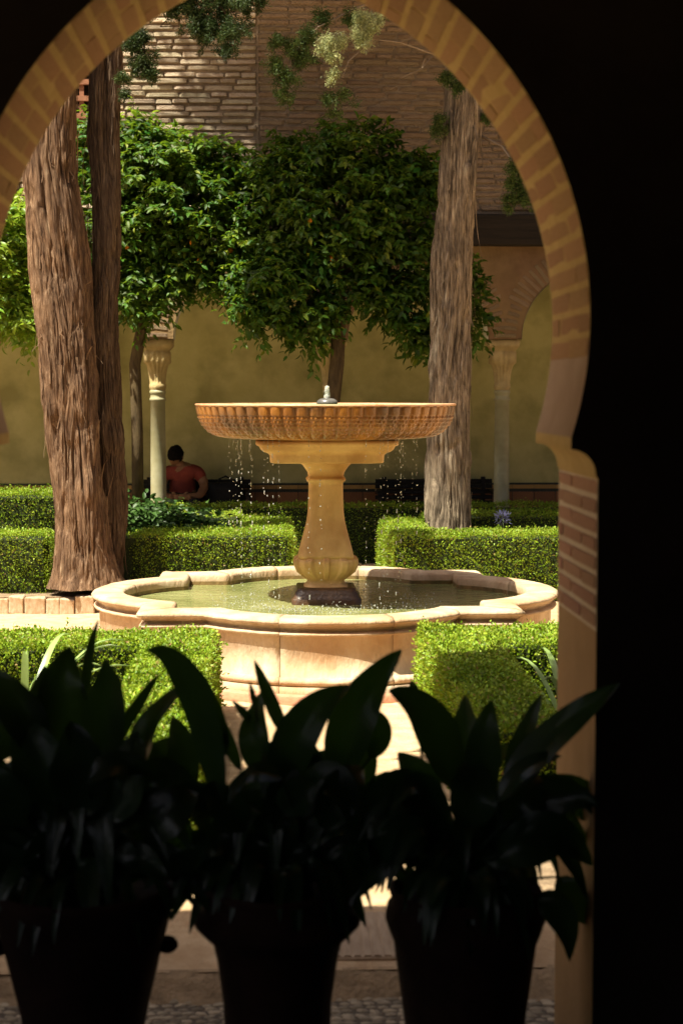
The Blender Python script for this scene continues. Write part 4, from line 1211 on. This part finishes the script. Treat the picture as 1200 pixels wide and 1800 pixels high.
# ------------------------------------------------------------------ low plants
def strap_plant(name, c, n, ln, label, m='strap_leaf', flower=None):
    root = empty(name, tuple(c), label, 'plant', 'low plants in the beds')
    for k in range(n):
        a = RNG.uniform(0, 2*np.pi); L = ln*RNG.uniform(.6, 1.1); w = RNG.uniform(.014, .022)
        V, F = [], []
        mseg = 8
        up = RNG.uniform(.55, 1.0)
        for q in range(mseg+1):
            f = q/mseg
            out = L*(f*.75)*np.array([math.cos(a), math.sin(a)])
            z = L*up*(f*1.75-1.0*f*f)
            ww = w*math.sin(min(1, f*1.6+.35)*math.pi*.5)*(1-f**3)
            s = np.array([-math.sin(a), math.cos(a)])*ww
            V += [(c[0]+out[0]+s[0], c[1]+out[1]+s[1], c[2]+z+.004), (c[0]+out[0], c[1]+out[1], c[2]+z-.003), (c[0]+out[0]-s[0], c[1]+out[1]-s[1], c[2]+z+.004)]
        for q in range(mseg):
            b = 3*q
            F += [(b, b+1, b+4, b+3), (b+1, b+2, b+5, b+4)]
        obj('leaf', np_mesh('leaf', V, np.array(F), np.full(len(F), RNG.random()), smooth=True), M[m], root)
    if flower is not None:
        bm = bmesh.new(); top = np.array(flower)
        tube_bm(bm, [tuple(c), tuple((np.array(c)+top)/2+np.array([.01, 0, 0])), tuple(top)], [.006, .005, .004], 6)
        st = obj('stem', bm, M['strap_leaf'], root)
        P = np.repeat(top[None], 90, 0)+RNG.normal(0, .008, (90, 3)); D = unit(RNG.normal(0, 1, (90, 3))+np.array([0, 0, .5]))
        V, F, rn = scatter(LEAF_V, LEAF_F, P+D*RNG.uniform(.02, .06, (90, 1)), D, RNG.normal(0, 1, (90, 3)), RNG.uniform(.03, .045, 90), RNG.uniform(.010, .016, 90))
        obj('flower_head', np_mesh('flower_head', V, F, rn), M['flower'], st)
    return root


strap_plant('agapanthus', (-1.22, 8.15, .03), 40, .66, 'bright strappy leaves inside the corner of the front left hedge')
strap_plant('agapanthus', (-1.62, 7.5, .03), 20, .5, 'strappy leaves at the left edge behind the left pot')
strap_plant('agapanthus', (1.42, 7.95, .03), 40, .66, 'bright strappy leaves inside the front right hedge beside the jamb')
strap_plant('agapanthus', px(886, 990, 15.0), 16, .35, 'small agapanthus with one blue flower head behind the right hedge', flower=px(886, 913, 15.0))
fp = empty('bed_plant', tuple(px(270, 960, 14.9)), 'bushy dark leaved plant behind the hedge, beside the twin trunk', 'plant', 'low plants in the beds')
P = np.concatenate([px(p, y, 14.8)+RNG.normal(0, 1, (260, 3))*np.array([.16, .15, .06]) for (p, y) in ((240, 895), (270, 905), (300, 915), (330, 920), (255, 925), (290, 935), (350, 930))])
D = unit(RNG.normal(0, 1, P.shape)*np.array([1, 1, .4])); S = RNG.uniform(.05, .10, len(P))
V, F, rn = scatter(LEAF6_V, LEAF6_F, P, D, RNG.normal(0, .4, P.shape)+np.array([0, -.2, 1]), S, S*.5)
obj('foliage', np_mesh('foliage', V, F, rn), M['fern_leaf'], fp)


# ------------------------------------------------------------------ benches, person
def bench(x0, x1, yb, label):
    root = empty('bench', ((x0+x1)/2, yb, .0), label, 'bench', 'dark slatted benches against the wall')
    z = .0
    for k in range(5):
        y = yb-.42+k*.085
        obj('seat_slat', boxes_mesh('slat', [(x0, x1, y, y+.065, z+.40, z+.43)], .004), M['bench'], root)
    for k in range(5):
        zz = z+.46+k*.062
        obj('back_slat', boxes_mesh('slat', [(x0, x1, yb+.0+k*.012, yb+.03+k*.012, zz, zz+.045)], .004), M['bench'], root)
    for x in (x0+.08, (x0+x1)/2, x1-.13):
        obj('leg', boxes_mesh('leg', [(x, x+.05, yb-.42, yb-.37, z, z+.40), (x, x+.05, yb+.03, yb+.08, z, z+.78), (x, x+.05, yb-.40, yb+.05, z+.34, z+.398)], .004), M['bench'], root)
    for x in (x0, x1-.05):
        obj('armrest', boxes_mesh('armrest', [(x, x+.05, yb-.44, yb+.02, z+.60, z+.64), (x+.002, x+.048, yb-.44, yb-.40, z+.43, z+.60)], .004), M['bench'], root)
    return root


bench((243-482)/155, (440-482)/155, 19.28, 'dark slatted bench the seated person uses')
bench((662-482)/155, (872-482)/155, 19.28, 'empty dark bench behind the single grey trunk')
bagroot = empty('bag', ((395-482)/157, 18.98, .43), 'black bag on the bench beside the seated person', 'bag')
bm = bmesh.new()
bmesh.ops.create_cube(bm, size=1, matrix=Matrix.Translation(((396-482)/157, 19.02, .43+.15)) @ Matrix.Diagonal((.42, .24, .30, 1)))
bmesh.ops.subdivide_edges(bm, edges=list(bm.edges), cuts=3, use_grid_fill=True)
for v in bm.verts:
    if v.co.z > .65: v.co.x = v.co.x*.9+((396-482)/157)*.1
    v.co += Vector((random.uniform(-.012, .012), random.uniform(-.012, .012), random.uniform(-.008, .008)))
for f in bm.faces: f.smooth = True
obj('bag_body', bm, M['bag'], bagroot)
bm = bmesh.new(); cxb = (396-482)/157
tube_bm(bm, [(cxb-.09, 18.95, .70), (cxb-.07, 18.93, .78), (cxb, 18.93, .81), (cxb+.07, 18.93, .78), (cxb+.09, 18.95, .70)], [.012]*5, 6)
obj('handle', bm, M['bag'], bagroot)


def skin_body(name, joints, edges, mat_, parent, sub=2):
    me = bpy.data.meshes.new(name)
    me.from_pydata([j[:3] for j in joints], edges, [])
    me.materials.append(mat_)
    o = bpy.data.objects.new(name, me); link(o, parent)
    md = o.modifiers.new('skin', 'SKIN'); md.use_smooth_shade = True
    for k, j in enumerate(joints):
        sv = me.skin_vertices[0].data[k]
        sv.radius = j[3] if isinstance(j[3], tuple) else (j[3], j[3])
    me.skin_vertices[0].data[0].use_root = True
    s = o.modifiers.new('sub', 'SUBSURF'); s.levels = sub; s.render_levels = sub
    return o


# seated person: leaning forward, head bowed, forearms folded in the lap
HX = (309-482)/156.5                                          # head, metres
pr = empty('person', (HX, 18.9, .53), 'person in a salmon T-shirt and dark trousers seated on the bench, head bowed', 'person')
TX = HX+.07                                                   # torso
J = [(TX, 19.05, .60, (.15, .12)), (TX, 19.06, .74, (.15, .11)), (TX, 19.04, .88, (.165, .11)), (TX-.01, 19.0, .99, (.13, .09)), (TX-.025, 18.97, 1.045, .058), (HX+.01, 18.93, 1.09, .056),
     (TX-.19, 19.01, .955, .070), (TX-.235, 18.93, .80, .056), (TX-.20, 18.76, .70, .044), (TX-.04, 18.70, .695, .036), (TX+.01, 18.70, .695, .034),
     (TX+.19, 19.02, .955, .070), (TX+.255, 18.95, .80, .056), (TX+.20, 18.78, .705, .044), (TX+.04, 18.68, .70, .036), (TX-.03, 18.675, .70, .034),
     (TX-.10, 18.98, .60, .095), (TX-.14, 18.58, .60, .075), (TX-.14, 18.50, .34, .058), (TX-.14, 18.52, .17, .045), (TX-.14, 18.40, .14, .04),
     (TX+.10, 18.98, .60, .095), (TX+.16, 18.58, .60, .075), (TX+.17, 18.50, .34, .058), (TX+.17, 18.52, .17, .045), (TX+.17, 18.40, .14, .04)]
E = [(0, 1), (1, 2), (2, 3), (3, 4), (4, 5), (3, 6), (6, 7), (7, 8), (8, 9), (9, 10), (3, 11), (11, 12), (12, 13), (13, 14), (14, 15), (0, 16), (16, 17), (17, 18), (18, 19), (19, 20), (0, 21), (21, 22), (22, 23), (23, 24), (24, 25)]
body = skin_body('body', J, E, M['skin'], pr)


def grow(o):
    return o
# clothing: slightly larger skins over the body
JT = [(*j[:3], (tuple(q+.014 for q in j[3]) if isinstance(j[3], tuple) else j[3]+.014)) for j in J]
sleeveL = (TX-.222, 18.955, .845, .070); sleeveR = (TX+.238, 18.97, .845, .070)
skin_body('t_shirt', [JT[0], JT[1], JT[2], (TX-.012, 19.0, .985, (.135, .098)), JT[6], sleeveL, JT[11], sleeveR, (TX-.02, 18.98, 1.03, .062)],
          [(0, 1), (1, 2), (2, 3), (3, 4), (4, 5), (3, 6), (6, 7), (3, 8)], M['shirt'], pr)
skin_body('trousers', [(TX, 19.05, .60, (.165, .135)), JT[16], JT[17], JT[18], (TX-.14, 18.52, .19, .06), JT[21], JT[22], JT[23], (TX+.17, 18.52, .19, .06)],
          [(0, 1), (1, 2), (2, 3), (3, 4), (0, 5), (5, 6), (6, 7), (7, 8)], M['trousers'], pr)


def head_mesh():
    bm = bmesh.new(); bmesh.ops.create_uvsphere(bm, u_segments=24, v_segments=16, radius=1)
    for v in bm.verts:
        x, y, z = v.co
        v.co = Vector((x*.078*(1-.18*max(0, -z)), y*.094, z*.118))
        if y < -.6 and -.25 < z < .1 and abs(x) < .25: v.co.y -= .016*(1-abs(x)/.25)      # nose
        if y < -.5 and -.75 < z < -.5 and abs(x) < .3: v.co.y -= .006                      # lips, chin
        if y < -.7 and .02 < z < .25 and .25 < abs(x) < .55: v.co.y += .006                # eye sockets
    for s in (-1, 1):
        bmesh.ops.create_icosphere(bm, subdivisions=2, radius=1, matrix=Matrix.Translation((s*.080, .012, -.005)) @ Matrix.Diagonal((.011, .022, .034, 1)))
    for f in bm.faces: f.smooth = True
    return bm
HM = Matrix.Translation((HX, 18.885, 1.15)) @ Matrix.Rotation(R(46), 4, 'X') @ Matrix.Rotation(R(-30), 4, 'Z')
bm = head_mesh(); bmesh.ops.transform(bm, matrix=HM, verts=bm.verts)
hd = obj('head', bm, M['skin'], pr)
bm = bmesh.new(); bmesh.ops.create_uvsphere(bm, u_segments=28, v_segments=20, radius=1)
for v in list(bm.verts):
    x, y, z = v.co
    if z < -.3 or (y < -.62 and z < .12): bm.verts.remove(v); continue
    k = 1+random.uniform(-.03, .07)
    v.co = Vector((x*.087*k, y*.104*k, z*.130*k+.004))
bmesh.ops.transform(bm, matrix=HM, verts=bm.verts)
obj('hair', bm, M['hair'], hd)
for s in (-1, 1):
    bm = bmesh.new(); bmesh.ops.create_icosphere(bm, subdivisions=1, radius=.008, matrix=HM @ Matrix.Translation((s*.03, -.083, .012)))
    obj('eye', bm, M['hair'], hd)
for s, hx in ((-1, TX+.01), (1, TX-.03)):                      # hands closed over the forearms
    bm = bmesh.new()
    y = 18.70 if s < 0 else 18.675
    bmesh.ops.create_icosphere(bm, subdivisions=2, radius=1, matrix=Matrix.Translation((hx+s*-.03, y-.005, .70)) @ Matrix.Diagonal((.045, .02, .038, 1)))
    for k in range(4):
        zz = .725-k*.018; L = (.055, .062, .058, .046)[k]
        tube_bm(bm, [(hx-s*.05, y-.012, zz), (hx-s*(.05+L*.55), y-.03, zz-.004), (hx-s*(.05+L), y-.022, zz-.012)], [.0095, .009, .0075], 6)
    tube_bm(bm, [(hx-s*.02, y-.015, .725), (hx-s*.045, y-.03, .745), (hx-s*.07, y-.03, .75)], [.011, .010, .008], 6)
    obj('hand', bm, M['skin'], pr)
for x in (TX-.14, TX+.17):
    bm = bmesh.new(); bmesh.ops.create_cube(bm, size=1, matrix=Matrix.Translation((x, 18.43, .135)) @ Matrix.Diagonal((.09, .25, .07, 1)))
    bmesh.ops.bevel(bm, geom=list(bm.edges), offset=.025, segments=2, affect='EDGES')
    obj('shoe', bm, M['bag'], pr)


for ch in pr.children: ch.location.z -= .105


# ------------------------------------------------------------------ potted aspidistras in the arch
def leaf_mesh(p0, p1, p2, width, face, seed=0, petiole=None, fold=.22):
    """broad pointed blade along a bezier p0-p1-p2; face = direction its surface looks"""
    p0, p1, p2 = (np.array(p, dtype=float) for p in (p0, p1, p2))
    n, mw = 16, 6
    t = np.linspace(0, 1, n)[:, None]
    C = (1-t)**2*p0+2*t*(1-t)*p1+t*t*p2
    T = unit(np.gradient(C, axis=0))
    face = unit(np.array(face, dtype=float))
    S = unit(np.cross(T, face[None])); Nn = unit(np.cross(S, T))
    r = np.random.default_rng(seed)
    tw = r.uniform(-.5, .5)
    V = []
    for k in range(n):
        f = k/(n-1)
        w = width*.5*(math.sin(math.pi*min(1, f**.8))**.75 if 0 < f < 1 else .0)*(1.0-.15*f)+.0015
        ca, sa = math.cos(tw*f), math.sin(tw*f)
        s = S[k]*ca+Nn[k]*sa; nn_ = Nn[k]*ca-S[k]*sa
        for q in range(mw+1):
            g_ = q/mw*2-1
            wav = .04*width*math.sin(f*11+seed+g_*2)*abs(g_)
            V.append(C[k]+s*w*g_+nn_*(fold*abs(g_)*w+wav+.03*width*math.sin(g_*9)*.25))
    F = []
    for k in range(n-1):
        for q in range(mw):
            a = k*(mw+1)+q
            F.append((a, a+1, a+mw+2, a+mw+1))
    me = np_mesh('leaf', np.array(V), np.array(F), smooth=True)
    return me, C


def potted(center_px, dP, prof, label, shaped, n_fill, seed, knobs=()):
    rr = random.Random(seed)
    cx = (center_px-482)/2950*dP
    root = empty('potted_plant', (cx, dP, .1), label, 'potted plant', 'potted aspidistras in the arch')
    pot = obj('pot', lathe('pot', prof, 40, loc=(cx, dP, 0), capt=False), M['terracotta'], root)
    for (kx, kz, kr) in knobs:
        bm = bmesh.new(); bmesh.ops.create_uvsphere(bm, u_segments=12, v_segments=8, radius=1, matrix=Matrix.Translation((cx+kx, dP, kz)) @ Matrix.Diagonal((kr, kr*.8, kr*.8, 1)))
        for f in bm.faces: f.smooth = True
        obj('knob', bm, M['terracotta'], pot)
    rt, zt = prof[-1]
    zs = zt-.03
    obj('soil', lathe('soil', [(rt*.97, zs-.01), (rt*.5, zs), (.01, zs+.004)], 24, loc=(cx, dP, 0), capb=False), M['potting_soil'], root)

    def add(base, ctrl, tip, w, face, s):
        me, C = leaf_mesh(base, ctrl, tip, w, face, s)
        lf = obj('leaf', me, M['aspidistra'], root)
        st = np.array([cx+rr.uniform(-.09, .09), dP+rr.uniform(-.08, .08), zs-.02])
        b0 = np.array(base, dtype=float)
        mid = (st+b0)/2+np.array([(b0[0]-st[0])*-.12, 0, .03])
        bm = bmesh.new()
        tube_bm(bm, [tuple(st), tuple(mid), tuple(b0), tuple(C[1])], [.0042, .0036, .003, .0022], 5)
        obj('petiole', bm, M['aspidistra'], lf)
    for k, (b, c, t, w, dd_, yaw) in enumerate(shaped):
        d = dP+dd_
        s = d/2950
        add(px(*b, d), px(*c, d-.03), px(*t, d+rr.uniform(-.06, .06)), w*s*1.12, (math.sin(yaw), -math.cos(yaw), .25) if yaw < 1 else (-.55, -.6, .62), seed*100+k)
    for k in range(n_fill):
        a = rr.uniform(0, 2*math.pi)
        reach = rr.uniform(.10, .34); h = rr.uniform(.10, .30)
        dr = np.array([math.cos(a), math.sin(a)*.55])
        b = (cx+dr[0]*reach*.25, dP+dr[1]*reach*.25-.02, zs+h*rr.uniform(.3, .6))
        t = (cx+dr[0]*reach*1.15, dP+dr[1]*reach*1.1, zs+h*rr.uniform(.2, 1.0)-rr.choice((0, 0, .1)))
        c = (cx+dr[0]*reach*.7, dP+dr[1]*reach*.7, zs+h*1.5)
        add(b, c, t, rr.uniform(.035, .085), (dr[0]*.3+rr.uniform(-.5, .5), -1+dr[1]*.4, rr.uniform(.2, .9)), seed*1000+k)
    for k in range(13):                                       # leaves hanging over the rim
        a = rr.uniform(-math.pi, 0) if k < 10 else rr.uniform(0, math.pi)
        dr = np.array([math.cos(a), math.sin(a)*.8]); q = rr.uniform(.85, 1.15)
        b = (cx+dr[0]*.09, dP+dr[1]*.09, zs+.05)
        c = (cx+dr[0]*rt*q, dP+dr[1]*rt*q-.02, zs+rr.uniform(.10, .2))
        t = (cx+dr[0]*rt*q*1.3, dP+dr[1]*rt*q*1.25-.02, zs-rr.uniform(.0, .09))
        add(b, c, t, rr.uniform(.028, .05), (dr[0]*.5, -1, .5), seed*2000+k)
    return root


dP = 3.82
potted(140, dP, [(.105, .1), (.112, .14), (.150, .34), (.178, .46), (.196, .53), (.212, .585), (.218, .61), (.218, .625), (.205, .628)],
       'leftmost pot of dark broad leaved aspidistra in the arch',
       [((150, 1235), (146, 1160), (172, 1090), 17, 0, .3), ((112, 1330), (95, 1220), (122, 1136), 82, 0, .1), ((160, 1350), (200, 1250), (186, 1158), 80, -.05, -.2), ((75, 1290), (70, 1220), (78, 1170), 52, .05, .2),
        ((70, 1340), (40, 1230), (-50, 1165), 70, -.05, .4), ((385, 1430), (352, 1130), (256, 1144), 58, -.1, -.3), ((190, 1330), (230, 1240), (280, 1185), 24, .0, .5), ((215, 1400), (260, 1260), (318, 1212), 72, -.02, 2),
        ((395, 1330), (378, 1260), (352, 1183), 26, .05, .3), ((150, 1380), (200, 1320), (268, 1368), 46, -.16, 2), ((20, 1330), (-20, 1280), (-70, 1260), 90, 0, .1), ((300, 1430), (330, 1330), (300, 1262), 60, 0, .2),
        ((95, 1420), (60, 1330), (30, 1260), 90, -.08, .2), ((130, 1440), (150, 1350), (120, 1270), 100, -.1, 0), ((180, 1450), (220, 1370), (240, 1290), 90, -.1, -.1), ((30, 1460), (-10, 1400), (-60, 1340), 95, -.1, .2), ((250, 1480), (300, 1420), (345, 1400), 80, -.1, 0)],
       44, 3, knobs=[(.192, .475, .026), (-.192, .475, .026)])
potted(485, dP, [(.112, .1), (.118, .16), (.126, .34), (.140, .44), (.150, .485), (.172, .505), (.193, .528), (.190, .545), (.170, .565), (.166, .60), (.178, .615), (.165, .62)],
       'middle pot of dark broad leaved aspidistra in the arch',
       [((500, 1300), (470, 1230), (446, 1163), 24, 0, .3), ((455, 1370), (435, 1290), (458, 1220), 52, 0, -.1), ((446, 1245), (443, 1225), (437, 1202), 9, 0, 0), ((440, 1275), (425, 1255), (406, 1234), 13, .02, .3),
        ((600, 1390), (600, 1240), (706, 1146), 76, 0, -.2), ((490, 1420), (500, 1260), (618, 1208), 72, -.05, .2), ((495, 1375), (430, 1345), (398, 1420), 44, -.18, 2), ((650, 1340), (690, 1280), (640, 1250), 40, .05, 0),
        ((560, 1430), (545, 1330), (520, 1290), 46, .05, .2), ((640, 1420), (630, 1330), (660, 1300), 44, .06, .3), ((420, 1360), (390, 1290), (372, 1240), 22, .05, 0), ((515, 1450), (490, 1370), (470, 1310), 70, -.05, 0), ((430, 1470), (380, 1400), (350, 1390), 60, -.08, .2), ((570, 1470), (600, 1380), (640, 1360), 70, -.08, 0), ((620, 1480), (680, 1420), (740, 1420), 66, -.06, -.2), ((500, 1440), (520, 1400), (560, 1380), 60, -.1, 0)],
       44, 5)
potted(822, dP, [(.118, .1), (.126, .18), (.147, .33), (.160, .43), (.166, .475), (.176, .50), (.186, .53), (.182, .56), (.170, .575), (.178, .60), (.168, .605)],
       'rightmost pot of dark broad leaved aspidistra against the jamb',
       [((800, 1400), (770, 1240), (684, 1218), 74, -.05, .2), ((735, 1270), (728, 1235), (726, 1200), 30, .05, .1), ((812, 1420), (822, 1320), (820, 1228), 62, .0, 0), ((850, 1430), (848, 1320), (868, 1238), 60, -.05, -.1), ((895, 1400), (925, 1300), (957, 1228), 36, 0, -.3),
        ((885, 1420), (960, 1300), (1098, 1208), 62, -.12, 2), ((880, 1420), (930, 1340), (995, 1340), 40, -.15, 2), ((950, 1600), (1010, 1610), (1012, 1716), 56, -.1, .2), ((900, 1450), (1000, 1390), (1060, 1430), 60, -.05, 0), ((905, 1480), (990, 1450), (1050, 1540), 64, -.1, -.1),
        ((770, 1440), (740, 1370), (700, 1330), 60, 0, .2), ((740, 1460), (690, 1400), (640, 1400), 62, -.06, .2), ((760, 1480), (700, 1470), (650, 1530), 70, -.1, 0), ((830, 1470), (840, 1400), (830, 1340), 80, -.1, 0), ((900, 1460), (930, 1400), (960, 1380), 70, -.08, 0), ((880, 1520), (960, 1480), (1010, 1490), 80, -.1, 0), ((720, 1500), (660, 1500), (600, 1620), 64, -.05, 0), ((990, 1560), (1020, 1600), (1060, 1660), 50, .0, 0)],
       46, 8)

# ------------------------------------------------------------------ falling water and splashes
P, Rr = [], []
rd = random.Random(4)
THREADS = []
def streams(xa, xb, n):
    for k in range(n):
        x = rd.uniform(xa, xb)
        y = FY-math.sqrt(max(.0, .66**2-(x-FX)**2))*rd.choice((1, 1, 1, -1)) if abs(x-FX) < .66 else FY
        z = 1.455
        THREADS.append((x, y, 1.462))
        m = rd.randint(8, 22)
        zz = z
        for q in range(m):
            zz -= rd.uniform(.012, .07)*(1+q*.08)
            if zz < .42: break
            P.append((x+rd.gauss(0, .004), y+rd.gauss(0, .004), zz)); Rr.append(rd.uniform(.0022, .0046))
streams(FX-.62, FX-.28, 15); streams(FX+.28, FX+.66, 14); streams(FX-.25, FX+.25, 4)
bm = bmesh.new()
for p, r in zip(P, Rr):
    bmesh.ops.create_icosphere(bm, subdivisions=1, radius=r, matrix=Matrix.Translation(p) @ Matrix.Diagonal((1, 1, rd.choice((1, 1.2, 1, 1.5, 4)), 1)))
for (x, y, z) in THREADS:
    ln = rd.uniform(.02, .12)*rd.choice((.4, 1, 1))
    tube_bm(bm, [(x, y, z), (x+rd.gauss(0, .002), y, z-ln*.5), (x+rd.gauss(0, .003), y, z-ln)], [.0016, .0009, .0006], 5)
    bmesh.ops.create_icosphere(bm, subdivisions=1, radius=.0035, matrix=Matrix.Translation((x, y, z-ln)))
for f in bm.faces: f.smooth = True
o = obj('water_drops', bm, M['drop']); tag(o, 'falling water drops under the rim of the fountain bowl', 'water', kind='stuff')
bm = bmesh.new()
for k in range(850):
    a = rd.uniform(0, 2*math.pi); r = rd.gauss(.60, .10)
    if rd.random() < .5: a = rd.gauss(-math.pi/2, .75)
    x = FX+r*math.cos(a); y = FY+r*math.sin(a)
    z = .394+abs(rd.gauss(0, .02))*rd.choice((.3, .6, 1.4))
    s = rd.uniform(.0012, .0036)
    bmesh.ops.create_icosphere(bm, subdivisions=1, radius=s, matrix=Matrix.Translation((x, y, z)) @ Matrix.Diagonal((1.3, 1.3, rd.choice((.6, 1, 2.4)), 1)))
for f in bm.faces: f.smooth = True
o = obj('splash', bm, M['drop']); tag(o, 'white splashes on the pool water round the pedestal', 'water', kind='stuff')
